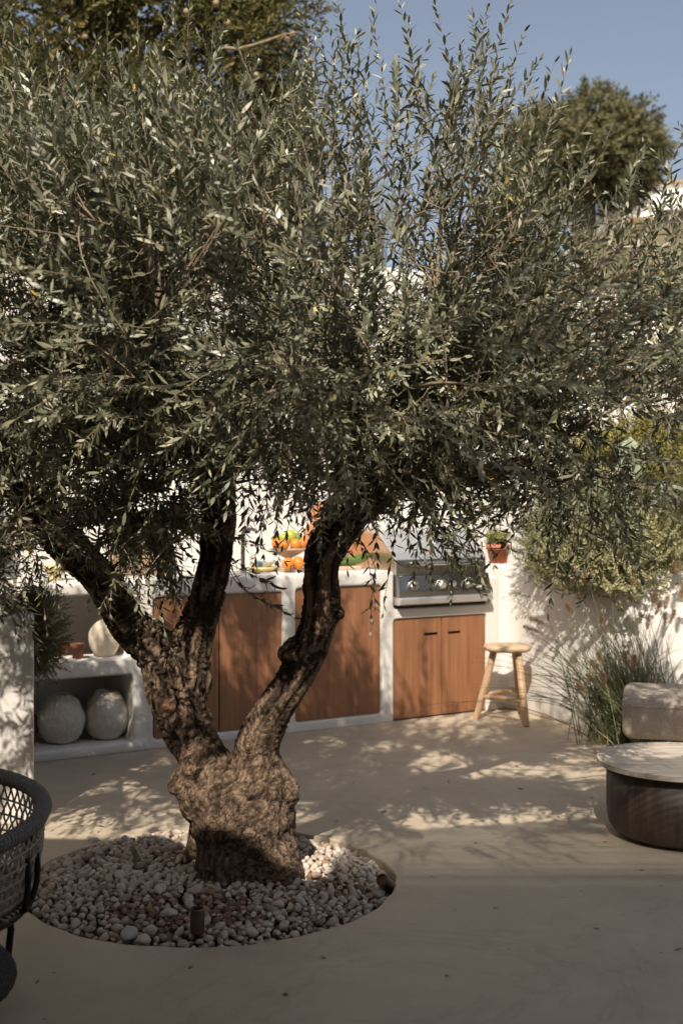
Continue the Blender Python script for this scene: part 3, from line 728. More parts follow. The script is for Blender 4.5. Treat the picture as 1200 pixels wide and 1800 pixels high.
def make_grass():
    loc = np.array((1.60, 6.70, 0.0)); t = empty('fountain_grass', loc, 'fountain grass clump with brown bristly plumes behind the ottoman', 'grass')
    polys = []; n = 460
    for i in range(n):
        a = rng.uniform(0, 2*np.pi); sp = abs(rng.normal(0, .36)); h = rng.uniform(.55,1.0)*(1-.25*sp)
        d = np.array((math.cos(a)*sp*1.15 - .16, math.sin(a)*sp*.55, 1.0)); b = loc + np.array((rng.normal(.06,.12), rng.normal(0,.05), 0))
        if rng.random() < .12: d[:2] *= 1.5; h *= .9
        u = np.linspace(0,1,9)[:,None]; c = b + d*h*u; c[:,2] -= (.16+.5*sp)*h*(u[:,0]**2.4); c[:,:2] += d[:2]*h*.35*(u**2)
        c[:,2] = np.maximum(c[:,2], .01); polys.append(c - loc)
    V, Q = tubes_np(polys, [np.linspace(.0036,.0008,9) for _ in polys], 3)
    tint = np.repeat(np.clip(rng.normal(.45,.28,n),0,1), 27)
    link('blades', from_np('blades', V, Q, tint=tint), M['blade'], t)
    # plumes at photographed places: (px, py, Y, lean)
    pl = [(945,1092,6.75,-1.0),(934,1106,6.7,-1.1),(1000,1070,6.7,-.5),(1030,1018,6.75,-.3),(1012,1035,6.8,-.4),(1045,1010,6.9,-.2),(1075,1020,6.85,0),(1112,1030,6.7,.05),(1138,1095,6.6,.1),(1148,1055,6.6,.2),(1168,1090,6.55,.1),(1180,1085,6.6,.25),(1190,1000,6.7,.1),(1197,1040,6.7,.1),(1045,1170,6.5,-.6),(1055,1160,6.45,-.4),(1040,1195,6.4,-.7),(1025,1212,6.4,-.8),(1060,1192,6.45,-.3),(1100,1160,6.5,-.2),(1112,1165,6.5,.2),(1155,1070,6.7,.3),(1170,1060,6.75,.2),(1060,1095,6.7,-.3)]
    LP=[];LD=[];LN=[];LL=[];LW=[];LT=[]; st=[]
    for px, py, Y, ln in pl:
        e = np.array(at(px, py, Y)); ax = np.array((ln, -.1, 1.0 - .55*abs(ln))); ax /= np.linalg.norm(ax)
        pl_len = .085 if abs(ln) < .9 else .10; m = 300
        u = rng.random(m); q = rand_unit(m); q -= ax*(q@ax)[:,None]*.6
        LP.append(e + ax*(u[:,None]-.5)*pl_len); LD.append(ax*.9 + q*.9); LN.append(rand_unit(m))
        LL.append(.033*np.sin(np.pi*np.clip(u*.85+.12,0,1))+.005); LW.append(np.full(m,.0012)); LT.append(np.clip(rng.normal(.5,.25,m),0,1))
        b = loc + rng.normal(0,.03,3)*np.array((1,1,0)); w = np.linspace(0,1,9)[:,None]; en = e - ax*pl_len*.5
        mid = b + (en-b)*.5; mid[2] += .10 + .1*abs(ln)
        st.append((1-w)**2*b + 2*w*(1-w)*mid + w*w*en - loc)
    arr = [np.concatenate(x) for x in (LP,LD,LN,LL,LW,LT)]
    leaves_obj('plumes', arr, M['plume'], t, loc, .05)
    V, Q = tubes_np(st, [np.full(9,.0013)]*len(st), 3); link('plume_stems', from_np('plume_stems', V, Q, tint=np.full(len(V),.8)), M['blade'], t)
make_grass()

# left planter: cascading rosemary and dark shrub
shrub('cascading_rosemary', (-1.50,5.33,.88), (-1.375,5.42,.77), (.13,.13,.24), 900, .014, .0032, M['rosemary'], 'soft green rosemary cascading behind the low left wall', 'shrub', (.05,.11), .006, 52, .25, whorl=3, droop=.15, tmu=.75, shell=.1, sr=.0013)
shrub('dark_shrub', (-1.75,5.22,.88), (-1.70,5.20,1.30), (.46,.20,.45), 430, .045, .010, M['darkleaf'], 'dense dark leafy shrub standing in the left planter', 'shrub', (.14,.32), .016, 48, .45, tmu=.5, shell=.1, sr=.0025)

# ------------------------------------------------------------------ olive tree
TY = 4.38; PM = F / TY
def tp(px, py, dy=0):
    Y = TY + dy; return at(px, py, Y)
T0 = Vector((-.35, TY, 0))
chains = {
 'trunk': [(430,1610,122,.02),(431,1566,106,.02),(432,1525,93,.02),(432,1475,88,.0),(427,1438,95,-.01)],
 'left':  [(378,1390,73,0),(353,1326,44,-.01),(338,1298,46,0),(317,1250,50,0),(306,1210,52,.02),(298,1170,52,.03),(262,1130,42,.04),(228,1098,37,.05),(197,1050,34,.07),(162,1002,34,.10),(108,950,36,.12),(62,895,33,.1),(10,830,29,.05),(-60,750,24,-.05),(-130,660,18,-.15)],
 'mid':   [(330,1200,46,.03),(331,1160,42,.04),(337,1128,38,.05),(350,1090,35,.06),(364,1048,33,.07),(376,1000,31,.08),(383,950,32,.08),(384,900,34,.08),(376,850,39,.06),(356,800,30,.02),(330,730,25,-.06),(300,650,20,-.15),(270,560,15,-.2)],
 'mid_b': [(376,855,34,.06),(410,800,26,.12),(440,730,22,.2),(470,640,17,.3),(490,540,12,.35)],
 'right': [(456,1390,68,-.01),(450,1328,43,-.02),(455,1298,41,-.03),(472,1266,36,-.03),(497,1225,34,-.03),(518,1190,34,-.02),(541,1143,36,-.01),(554,1112,34,0),(565,1065,35,.01),(564,1015,34,.02),(568,980,36,.02),(586,940,38,.02),(615,903,37,.03),(645,874,36,.04),(694,842,31,.06),(750,812,27,.1),(812,772,22,.15),(880,710,18,.2),(950,630,14,.25)],
 'right_b': [(600,925,32,.02),(612,860,26,-.04),(604,790,22,-.12),(590,700,17,-.22),(580,600,12,-.3)],
 'right_c': [(655,868,28,.05),(690,780,22,-.05),(730,690,17,-.15),(770,590,12,-.25)],
 'right_d': [(700,838,26,.06),(770,846,20,-.02),(860,830,16,-.1),(950,800,11,-.15)],
 'burl1': [(328,1376,32,-.03),(312,1380,20,-.05)], 'burl2': [(518,1143,26,-.04),(505,1148,19,-.05)], 'burl3': [(588,1078,20,-.02),(597,1072,9,-.02)],
 'burl4': [(500,1392,30,-.04),(516,1398,14,-.05)], 'butt': [(372,1470,46,.12),(348,1515,30,.16),(330,1570,30,.20)], 'butt2': [(480,1500,46,-.06),(500,1545,38,-.09),(508,1590,34,-.1)], 'butt3': [(400,1500,50,-.08),(392,1580,46,-.1)],
 'burl5': [(352,1356,34,-.05),(358,1360,20,-.08)], 'burl6': [(466,1362,30,-.05),(478,1364,18,-.07)],
}
def subdiv(ch, k=4):
    out = []
    for i in range(len(ch)-1):
        p0 = ch[max(i-1,0)]; p1 = ch[i]; p2 = ch[i+1]; p3 = ch[min(i+2,len(ch)-1)]
        for j in range(k):
            t = j/k; out.append(tuple(.5*(2*b + (c-a)*t + (2*a-5*b+4*c-d)*t*t + (-a+3*b-3*c+d)*t**3) for a,b,c,d in zip(p0,p1,p2,p3)))
    out.append(tuple(ch[-1])); return out

LIMBS = []          # (points array, radius array)
def make_trunk(t):
    b = MB(); seg = []
    for nm, ch in chains.items():
        ch = subdiv(ch, 4)
        pts = [tp(px, py, dy) for px, py, r, dy in ch]; rad = [max(.004, r/PM) for px, py, r, dy in ch]
        wob = [r*(1 + .06*mnoise.noise((i*.7, len(nm), 5))) for i, r in enumerate(rad)]
        b.tube(pts, wob, 16)
        b.sphere(pts[0], rad[0]*.98, 14, 10); b.sphere(pts[-1], rad[-1]*.98, 14, 10)
        LIMBS.append((nm, np.array(pts), np.array(rad))); arc = len(nm)*.37
        for i in range(len(pts)-1): seg.append((np.array(pts[i]), np.array(pts[i+1]), rad[i], arc, nm)); arc += (pts[i+1]-pts[i]).length
    me = remeshed('trunk', b, .0066, 7, .5)
    n = len(me.vertices); co = np.empty(n*3, np.float32); me.vertices.foreach_get('co', co); co = co.reshape(-1,3).astype(float)
    no = np.empty(n*3, np.float32); me.vertices.foreach_get('normal', no); no = no.reshape(-1,3).astype(float)
    A = np.array([s[0] for s in seg]); B = np.array([s[1] for s in seg]); AB = B-A; L2 = (AB**2).sum(1)+1e-9
    best = np.full(n, 1e9); bi = np.zeros(n, int); fu = np.zeros(n)
    rr = np.array([s[2] for s in seg])
    for k in range(len(seg)):
        u = np.clip(((co-A[k])@AB[k])/L2[k], 0, 1); d = np.linalg.norm(co - A[k] - u[:,None]*AB[k], axis=1)/rr[k]
        m = d < best; best[m] = d[m]; bi[m] = k; fu[m] = u[m]
    ax = AB/np.sqrt(L2)[:,None]
    # smooth axis field, so furrows run along the limb
    disp = np.zeros(n); tint = np.zeros(n)
    HOLES = [(tp(px,py,-.2).x*1.04, tp(px,py,-.2).z, r/PM, w) for px,py,r,w in ((309,1322,13,.6),(447,1408,4,2.6))]
    for i in range(n):
        p = Vector(co[i]); a = ax[bi[i]]; nm = seg[bi[i]][4]
        tz = p.z
        tw = Vector((mnoise.noise(p*3.0), mnoise.noise(p*3.0+Vector((9,2,4))), mnoise.noise(p*3.0+Vector((1,7,3)))))*.05
        k = bi[i]; foot = A[k] + fu[i]*AB[k]; al = seg[k][3] + fu[i]*math.sqrt(L2[k]) + tw.z*1.5
        perp = p - Vector(foot) + tw*.7
        low = 1 - smooth(.34, .80, tz)
        st = .18 + .07*low
        low = low if nm in ('trunk','burl1','burl4','burl5','burl6','butt','butt2','butt3','left','right') else 0
        UPV = Vector((.2,.1,1)); s1 = perp*27 + UPV*al*27*st
        n1 = mnoise.noise(s1); ridge = 1 - abs(n1)*2.0
        s2 = perp*75 + UPV*al*75*(st+.1); n2 = 1 - abs(mnoise.noise(s2 + Vector((3,3,3))))*2
        big = mnoise.noise(p*7.5)*.6 + mnoise.noise(p*14)*.4
        pit = max(0, mnoise.noise(p*11 + Vector((5,8,2))) - .42)*2.2
        amp = .0155*(1-.55*low)
        if p.x and rr[bi[i]] < .05: amp *= .6
        d = amp*(-(max(0, ridge-.45))*1.5*(1-.40*low) + .30*big*1.6*(1-.4*low)) - .0050*max(0, n2-.35) + .007*big*low - .016*pit*low
        hole = 0
        if p.y < TY - .02:
            for hx, hz, hr, hw in HOLES:
                e = math.hypot((p.x-hx)/(hr*hw), (p.z-hz)/hr)*(1+.9*n1)
                if e < 1.5: hole = max(hole, smooth(1.5, .3, e) if False else 1 - smooth(.3, 1.5, e))
        d -= .022*hole
        disp[i] = d
        tint[i] = .60 - 1.15*max(0, ridge-.38)*(1-.42*low) - .8*max(0, n2-.40) + .28*big*(1-.4*low) - .6*pit + .03*low - .9*hole
    co += no*disp[:,None]
    co -= np.array(T0)
    me.vertices.foreach_set('co', co.astype(np.float32).ravel())
    a = me.attributes.new('tint','FLOAT','POINT'); a.data.foreach_set('value', np.clip(tint,0,1).astype(np.float32))
    me.update(); o = link('trunk', me, M['bark'], t); 
    me.polygons.foreach_set('use_smooth', [True]*len(me.polygons))

SU = np.array(LDIR.cross(Vector((0,0,1))).normalized()); SV = np.cross(SU, np.array(LDIR))   # crown gaps are cut along the sun direction to let dapples through
def in_crown_samples(n):
    blobs = [((-.15,4.15,2.02),(1.25,1.15,.60),1.0), ((-1.15,3.95,1.95),(.75,.95,.62),.75), ((1.0,4.45,1.95),(.85,.85,.44),.62), ((.2,4.3,2.38),(.70,.7,.42),.30),
             ((-.85,4.25,2.45),(.80,.75,.48),.52), ((.62,4.35,1.66),(.50,.55,.30),.42), ((-.1,3.35,1.95),(.95,.45,.48),.60), ((1.2,4.2,1.92),(.5,.5,.24),.22), ((0,4.3,1.62),(1.1,.9,.20),.62), ((-.9,4.2,1.62),(.6,.8,.22),.30), ((.05,4.95,1.85),(1.3,.45,.34),.50), ((-.7,4.75,2.45),(.75,.45,.42),.40), ((-.75,4.7,1.55),(.6,.5,.15),.22), ((1.35,4.35,1.98),(.48,.6,.30),.42), ((.25,4.5,2.15),(.7,.5,.25),.25)]
    low = [((-1.18,4.22,1.36),(.25,.35,.20),.15), ((-.72,4.55,1.36),(.20,.28,.15),.08), ((.30,4.22,1.46),(.17,.22,.09),.03), ((.86,4.15,1.45),(.28,.28,.12),.08)]
    low.append(((.12,4.2,1.74),(.62,.55,.25),.60)); core = len(blobs) + len(low) - 1
    nb = len(blobs); blobs = blobs + low
    w = np.array([b[2] for b in blobs]); w[nb:] *= .8; w /= w.sum(); idx = rng.choice(len(blobs), n, p=w)
    c = np.array([b[0] for b in blobs])[idx]; r = np.array([b[1] for b in blobs])[idx]
    u = rand_unit(n); rad = .36 + .64*rng.random(n)**.75
    p = c + u*r*rad[:,None]
    keep = np.ones(n, bool)
    for i in range(n):
        x, y, z = p[i]
        if idx[i] < nb:
            zb = 1.56 - .05*math.sin(2.2*x+.4) + (.11 if .1 < x < .9 else .20 if x >= .9 else 0)
            if z < zb + .08*mnoise.noise(Vector((x*3,y*3,1))): keep[i] = False
            if mnoise.noise(Vector((x*2.6, y*2.6, z*2.6))) < (-.16 if z > 1.78 else -.34) and rng.random() < .9: keep[i] = False
        e1, e2 = p[i] @ SU, p[i] @ SV
        if mnoise.noise(Vector((e1*4.4, e2*4.4, 4.2))) + .5*mnoise.noise(Vector((e1*1.6, e2*1.6, 9.2))) < (.13 if idx[i] != core else .02) and rng.random() < (.97 if z > 1.58 else .8): keep[i] = False
        # shoots left out so sun reaches the trunk foot and the patio middle
        g = p[i] + np.array(LDIR)*((z-.36)/-LDIR.z)
        if ((g[0]+.37)/.23)**2 + ((g[1]-4.17)/.27)**2 < 1 and rng.random() < .9: keep[i] = False
        g = p[i] + np.array(LDIR)*(z/-LDIR.z)
        if -.1 < g[0] < 1.5 and 5.15 < g[1] < 6.9 and mnoise.noise(Vector((e1*6.5, e2*6.5, 2.2))) < .0 and rng.random() < .85: keep[i] = False
        # the crown is a flat-topped umbrella, lower towards the right and towards its front rim
        top = (.292 if x < -.42 else .236 if x < -.10 else .256 if x < .58 else .212 if x < .95 else .165) + .035*mnoise.noise(Vector((x*2.2, y*2.2, 7)))
        if (z-CAM_H)/y > top: keep[i] = False
        if x < -2.1 or x > 1.9: keep[i] = False
    return p[keep], (u*r/np.linalg.norm(u*r,axis=1,keepdims=True))[keep]

def curve3(a, m, b, k=8):
    w = np.linspace(0,1,k)[:,None]; return (1-w)**2*a + 2*w*(1-w)*m + w*w*b

def make_olive():
    t = empty('olive_tree', T0, 'old gnarled olive tree with three limbs growing from the round pebble bed', 'tree')
    make_trunk(t)
    # limb nodes available for branching
    nodes = []; nrad = []
    for nm, P, r in LIMBS:
        if nm.startswith(('burl','butt','trunk')): continue
        for p, q in zip(P, r):
            if p[2] > 1.25: nodes.append(p); nrad.append(q)
    nodes = np.array(nodes); nrad = np.array(nrad)
    pts, out = in_crown_samples(19500)
    # long upright leaders along the top
    up = []
    for _ in range(190):
        x = rng.uniform(-1.45, .62); y = rng.normal(4.2,.35); up.append((x, y, CAM_H + y*rng.uniform(.22,.31 if x > -.15 else .285)))
    for _ in range(30):
        x = rng.uniform(.60, 1.5); y = rng.normal(4.3,.3); up.append((x, y, CAM_H + y*rng.uniform(.15,.215)))
    for px, py in ((950,118),(1000,150),(1100,140),(1190,195),(870,75),(640,5),(700,0),(780,0),(820,25),(560,20),(600,-20),(215,55),(95,70),(340,-10),(400,20),(470,30)):
        q = at(px, py, 4.2); up.append((q.x, q.y, q.z-.50))
    up = np.array(up); nu = len(up)
    # hanging sprigs seen against the trunk, doors and wall  (px,py of base, Y, direction)
    hang = [(150,900,4.2,(.5,-.2,-.5)),(190,930,4.2,(.6,0,-.5)),(245,905,4.3,(.3,0,-.8)),(215,960,4.1,(.4,-.3,-.5)),(205,1000,3.95,(-.2,-.2,-.7)),(185,1005,4.0,(.5,-.2,-.35)),(255,1010,4.0,(.2,0,-.6)),(300,930,4.4,(-.1,0,-.7)),(280,880,4.3,(.2,0,-.7)),(310,960,4.2,(-.3,0,-.5)),(60,980,4.2,(.2,0,-.7)),(100,1000,4.2,(-.1,0,-.8)),(20,960,4.1,(.2,-.2,-.7)),(40,1020,4.3,(.1,0,-.5)),(85,940,4.1,(.3,-.3,-.6)),
            (400,990,4.5,(.55,0,-.25)),(420,1030,4.5,(.5,0,-.35)),(440,1050,4.5,(.6,0,-.1)),(455,840,4.2,(.0,0,-.9)),(480,850,4.1,(.2,0,-.8)),(520,860,4.0,(-.1,0,-.8)),(545,845,4.2,(.1,0,-.8)),(425,850,4.0,(.1,0,-.8)),(470,880,4.4,(-.2,0,-.9)),
            (640,960,4.2,(.15,0,-.6)),(660,1000,4.2,(-.1,0,-.5)),(690,880,4.1,(.3,0,-.6)),(720,890,4.0,(.2,0,-.8)),(750,880,4.1,(.4,0,-.7)),(770,900,4.0,(.3,0,-.8)),(790,890,4.2,(.1,0,-.9)),(790,925,4.0,(.4,0,-.5)),(775,940,4.1,(.2,0,-.7)),(760,960,4.1,(.4,-.1,-.4)),(795,955,4.1,(.4,0,-.4)),(700,920,4.2,(-.2,0,-.8)),(960,860,4.0,(.1,0,-.6)),(970,880,4.1,(.5,0,-.4)),(1010,870,4.1,(.4,0,-.4)),(1000,900,4.0,(.1,0,-.6)),(1040,880,4.2,(.5,0,-.3)),(960,830,4.2,(.1,0,-.8)),(960,890,4.1,(.2,0,-.6))]
    hp = np.array([at(a,b,y) for a,b,y,d in hang]); hd = np.array([d for a,b,y,d in hang], float)
    # secondary branches
    ns = 95; sel = rng.choice(len(pts), ns, replace=False); polys = []; rads = []; tn = []; 
    extra = np.concatenate([up[::4], hp[::3]])
    for q in np.concatenate([pts[sel], extra]):
        d = np.linalg.norm(nodes - q, axis=1) + .5*np.maximum(0, nodes[:,2]-q[2]); k = int(np.argmin(d)); a = nodes[k]
        mid = (a+q)/2 + rng.normal(0,.05,3); mid[2] += .05*np.linalg.norm(q-a)
        c = curve3(a, mid, q, 10); polys.append(c); r0 = min(.5*nrad[k], .010 + .006*np.linalg.norm(q-a)); rads.append(np.linspace(r0,.0016,10)); tn.append(c[3:])
    tn = np.concatenate(tn)
    # tertiary
    sel3 = rng.choice(len(pts), 950, replace=False); t3 = []; qs = np.concatenate([pts[sel3], up[1::3]])
    qs = qs[np.argsort([np.min(np.linalg.norm(tn - q, axis=1)) for q in qs])]; pool = [tn]
    for q in qs:
        pa = np.concatenate(pool); d = np.linalg.norm(pa - q, axis=1); a = pa[int(np.argmin(d))]
        if np.linalg.norm(a-q) < .01: continue
        c = curve3(a, (a+q)/2 + rng.normal(0,.16*np.linalg.norm(a-q),3), q, 6); polys.append(c); rads.append(np.linspace(.0030,.0012,6)); t3.append(c[1:]); pool.append(c[1:])
    t3 = np.concatenate(t3 + [tn])
    # shoots
    lz = pts[:,2]; upw = np.clip((lz-1.62)/.55, -.2, 1.15)
    d = out*.75 + np.stack([0*lz, 0*lz, upw*1.15], 1) + rng.normal(0,.33,(len(pts),3))
    ln = rng.uniform(.16,.38,len(pts))
    bend = rng.normal(0,.15,(len(pts),3)); bend[:,2] += np.where(lz < 1.72, -.10, .12)
    allb = np.concatenate([pts, up, hp]); 
    du = np.stack([rng.normal(0,.27,nu), rng.normal(0,.27,nu), np.ones(nu)],1); lu = rng.uniform(.30,.52,nu)
    hl = rng.uniform(.13,.24,len(hp)); hb = rng.normal(0,.12,(len(hp),3)); hb[:,2] -= .15
    alld = np.concatenate([d, du, hd]); alll = np.concatenate([ln, lu, hl]); allbend = np.concatenate([bend, rng.normal(0,.15,(nu,3)), hb])
    for q in allb[::1]:
        k = int(np.argmin(np.linalg.norm(t3-q,axis=1))); a = t3[k]
        if np.linalg.norm(a-q) > .02:
            polys.append(curve3(a, (a+q)/2 + rng.normal(0,.015,3), q, 4)); rads.append(np.linspace(.0017,.0013,4))
    sp, arr = shoots_leaves(allb, alld, alll, .045, .0112, .0162, 46, allbend, .46, .22, start=.06)
    for c in sp: polys.append(c); rads.append(np.linspace(.0016,.0007,len(c)))
    V, Q = tubes_np([np.asarray(c) - np.array(T0) for c in polys], rads, 4)
    link('branches', from_np('branches', V, Q), M['bark_twig'], t, smooth=True)
    tt = np.clip(arr[5], 0, .95); tt[rng.random(len(tt)) < .004] = 1; arr = arr[:5] + (tt,)
    leaves_obj('crown', arr, M['olive'], t, T0, .16)
    print('olive leaves', len(arr[0]))
make_olive()

# ------------------------------------------------------------------ pebbles
def stone_protos(k, sub=2):
    out = []
    for i in range(k):
        bm = bmesh.new(); bmesh.ops.create_icosphere(bm, subdivisions=sub, radius=1)
        off = Vector((i*7.3, i*3.1, 2)); sc = Vector((1, random.uniform(.66,.95), random.uniform(.5,.8)))
        cuts = [(Vector(rand_unit(1)[0]), random.uniform(.55,.88)) for _ in range(8)]
        for v in bm.verts:
            p = v.co.copy()
            for nn, dd in cuts:
                e = p.dot(nn) - dd
                if e > 0: p -= nn*e*.93
            p *= 1 + .16*mnoise.noise(p*1.3 + off)
            v.co = Vector((p.x*sc.x, p.y*sc.y, p.z*sc.z))
        bm.verts.ensure_lookup_table(); bm.faces.ensure_lookup_table()
        out.append((np.array([v.co for v in bm.verts]), np.array([[v.index for v in f.verts] for f in bm.faces]))); bm.free()
    return out
def rot_rand(tilt):
    a = rng.uniform(0, 2*np.pi); b = rng.normal(0, tilt); c = rng.normal(0, tilt)
    ca,sa,cb,sb,cc,sc = math.cos(a),math.sin(a),math.cos(b),math.sin(b),math.cos(c),math.sin(c)
    return np.array([[1,0,0],[0,cc,-sc],[0,sc,cc]]) @ np.array([[cb,0,sb],[0,1,0],[-sb,0,cb]]) @ np.array([[ca,-sa,0],[sa,ca,0],[0,0,1]])
def bed_z(x, y):
    r = math.hypot(x-PIT.x, y-PIT.y)/PR
    z = .022*(1-r**2) - .022*smooth(.8,1,r) + .012*mnoise.noise((x*4, y*4, 0))
    if x > .02: z -= .02*smooth(.02,.19,x)
    if x < -.6: z += .014
    return z
BIG = [(228,1648,.036,.98,'large pale egg-shaped pebble at the front rim of the bed, left of the path light'),(251,1656,.030,.95,'rounded grey-white pebble touching the front rim beside the largest one'),(297,1617,.033,1.0,'smooth flat greyish pebble a little left of the path light'),(331,1592,.028,.96,'white rounded pebble just behind the path light'),(663,1560,.034,1.0,'large grey pebble leaning on the tilted lamp at the right rim'),(210,1560,.033,.8,'upright oval pebble in the middle left of the bed'),(165,1478,.030,.9,'sunlit pebble at the back left rim of the bed')]
def make_pebbles():
    protos = stone_protos(14); big = []
    t_mask = lambda x, y: math.hypot((x+.355)/1.0, (y-4.40)/.95) < .165
    placed = []; grid = {}
    def ok(x, y, r, k):
        cx, cy = int(x/.05), int(y/.05)
        for i in (-1,0,1):
            for j in (-1,0,1):
                for (a,b,q) in grid.get((cx+i,cy+j,k), ()):
                    if (a-x)**2+(b-y)**2 < (.80*(q+r))**2: return False
        return True
    for px, py, r, tn, lab in BIG:
        Y = CAM_H*F/(py-HZ); x = (px-600)*Y/F; big.append((x, Y, r, tn, lab))
    for layer in (0,1):
        if layer == 1:
            for x, y, r, tn, lab in big: grid.setdefault((int(x/.05),int(y/.05),1),[]).append((x,y,r))
        for _ in range(16000):
            a = rng.uniform(0,2*np.pi); q = PR*math.sqrt(rng.random()); x = PIT.x+q*math.cos(a); y = PIT.y+q*math.sin(a)
            r = rng.uniform(.010,.017) if rng.random() < .5 else rng.uniform(.015,.027)
            if q > PR - r*.8 or t_mask(x,y): continue
            if ok(x,y,r,layer):
                grid.setdefault((int(x/.05),int(y/.05),layer),[]).append((x,y,r)); placed.append((x,y,bed_z(x,y) - (.020 if layer == 0 else .0), r))
    V=[];T=[];TI=[];off=0
    for x,y,z,r in placed:
        pv, pf = protos[rng.integers(len(protos))]
        v = (pv*r*np.array([1.12,1.0,1.0]))@rot_rand(.4).T + np.array([x,y,z]) ; V.append(v); T.append(pf+off); off += len(pv)
        # rusty soil-stained stones in a patch in front of the trunk
        dp = math.hypot((x+.52)/.20, (y-3.95)/.16); ti = np.clip(rng.normal(.62,.2), .2, 1)
        if dp < 1.2 and rng.random() < .55: ti = rng.uniform(.0,.25)
        elif rng.random() < .05: ti = rng.uniform(.02,.2)
        TI.append(np.full(len(pv), ti))
    me = from_np('gravel', np.concatenate(V) , None, np.concatenate(T), tint=np.concatenate(TI))
    o = link('gravel', me, M['pebble']); tag(o, kind='stuff'); o['label'] = 'white and pinkish marble pebbles filling the round bed under the olive'; 
    print('pebbles', len(placed))
    for x,y,r,tn,lab in big:
        pv, pf = protos[rng.integers(len(protos))]; v = (pv*r*np.array([1.15,.95,.95]))@rot_rand(.25).T
        o = link('pebble', from_np('pebble', v, None, pf, tint=np.full(len(pv), tn)), M['pebble'], None, (x,y,bed_z(x,y)+.010), smooth=True)
        m2 = o.modifiers.new('s','SUBSURF'); m2.levels = 1; m2.render_levels = 1
        tag(o, lab, 'pebble', 'larger pebbles in the bed')
make_pebbles()

def make_path_lights():
    p = at(347, 1640, 3.74); 
    t = empty('garden_spotlight', (p.x,p.y,bed_z(p.x,p.y)), 'small bronze cylinder spotlight upright among the front pebbles', 'light', group='garden spotlights in the pebble bed')
    MB().lathe([(.021,.02),(.0225,.024),(.0225,.094),(.021,.098),(.018,.098),(.017,.085),(.001,.085)], 28).build('lamp_body', M['bronze'], t)
    MB().lathe([(.006,-.06),(.007,.02)], 10).build('spike', M['black'], t)
    p = at(681, 1556, 4.24)
    t = empty('garden_spotlight', (p.x-.002,p.y,.0), 'small bronze spotlight tilted against the right rim of the bed', 'light', R(35), 'garden spotlights in the pebble bed')
    o = MB().lathe([(.021,-.05),(.0225,-.046),(.0225,.046),(.021,.05),(.018,.05),(.017,.04),(.001,.04)], 28).build('lamp_body', M['bronze'], t); o.rotation_euler = (R(20),R(-52),0); o.location = (0,0,.008)
    o = MB().lathe([(.006,-.09),(.007,-.045)], 10).build('spike', M['black'], t); o.rotation_euler = (R(20),R(-52),0); o.location = (0,0,.008)
    p = at(240, 1530, 4.42); p.z = bed_z(p.x,p.y)
    b = MB().tube([(0,0,-.03),(.002,0,.02),(-.010,0,.05),(-.018,.004,.066)], [.016,.013,.010,.006], 8)
    tag(b.build('twig_stub', M['bark_twig'], None, p), 'short dark cut twig sticking out of the pebbles left of the trunk', 'twig')
make_path_lights()

# ------------------------------------------------------------------ stool
def make_stool():
    ctr = Vector((1.037,7.47,0)); t = empty('wooden_stool', ctr, 'three-legged weathered wooden stool beside the grill cupboard', 'stool')
    pr = [(.001,.434),(.13,.432),(.143,.438),(.149,.449),(.147,.460),(.14,.467),(.06,.464),(.001,.463)]
    me = MB().lathe(pr, 48).mesh('seat')
    for v in me.vertices:
        v.co.x *= 1 + .02*math.sin(3*v.co.y*20); v.co.z += .002*mnoise.noise(v.co*14)
    link('seat', me, M['stoolseat'], t, smooth=True)
    feet = [(at(836,1264,7.49), (-.085,-.01)), (at(924,1277,7.24), (.055,-.065)), (at(915,1252,7.72), (.055,.075))]
    mids = []
    for f, (tx, ty) in feet:
        a = Vector((f.x,f.y,0)) - ctr; a.z = 0; b = Vector((tx,ty,.44))
        MB().tube([a, a.lerp(b,.5)+Vector((.002,0,0)), b], [.021,.024,.022], 9).build('leg', M['stoolwood'], t, smooth=False)
        mids.append(a.lerp(b, .30))
    def bar(p, q, dz=0): MB().tube([p+Vector((0,0,dz)), (p+q)/2+Vector((0,0,dz+.004)), q+Vector((0,0,dz))], [.0135,.0155,.0135], 8).build('stretcher', M['stoolwood'], t)
    bar(mids[0], mids[1], .012); bar(mids[1], mids[2], .03); bar(mids[0], mids[2], .02)
make_stool()

# ------------------------------------------------------------------ coffee table, cup, ottoman
def make_table():
    c = Vector(((1195-600)*4.89/F, 4.89, 0)); t = empty('coffee_table', c, 'round drum coffee table with dark wood base and travertine top', 'table')
    r = .297; pr = [(.001,.012),(r-.065,.012),(r-.048,.014),(r-.026,.028),(r-.010,.052),(r-.003,.085),(r,.12),(r,.288)]
    n = 72; b = MB().lathe(pr, n); me = b.mesh('drum_base')
    for v in me.vertices:
        a = math.atan2(v.co.y, v.co.x); g = abs(((a/(2*math.pi)*26) % 1)-.5); k = 1 - (.004 if g < .06 else 0); v.co.x *= k; v.co.y *= k
    link('drum_base', me, M['tablewood'], t, smooth=True)
    MB().lathe([(.001,.290),(.330,.290),(.335,.293),(.336,.312),(.333,.315),(.001,.315)], 96).build('table_top', M['travertine'], t)
    p = c + Vector((.048,-.02,.3155)); 
    lathe_thing('cup', [(.024,0),(.036,.012),(.041,.04),(.040,.058),(.036,.058),(.034,.02),(.001,.012)], p, M['cream'], 'small pale cup on the travertine table at the right edge', 'cup', 28)
make_table()
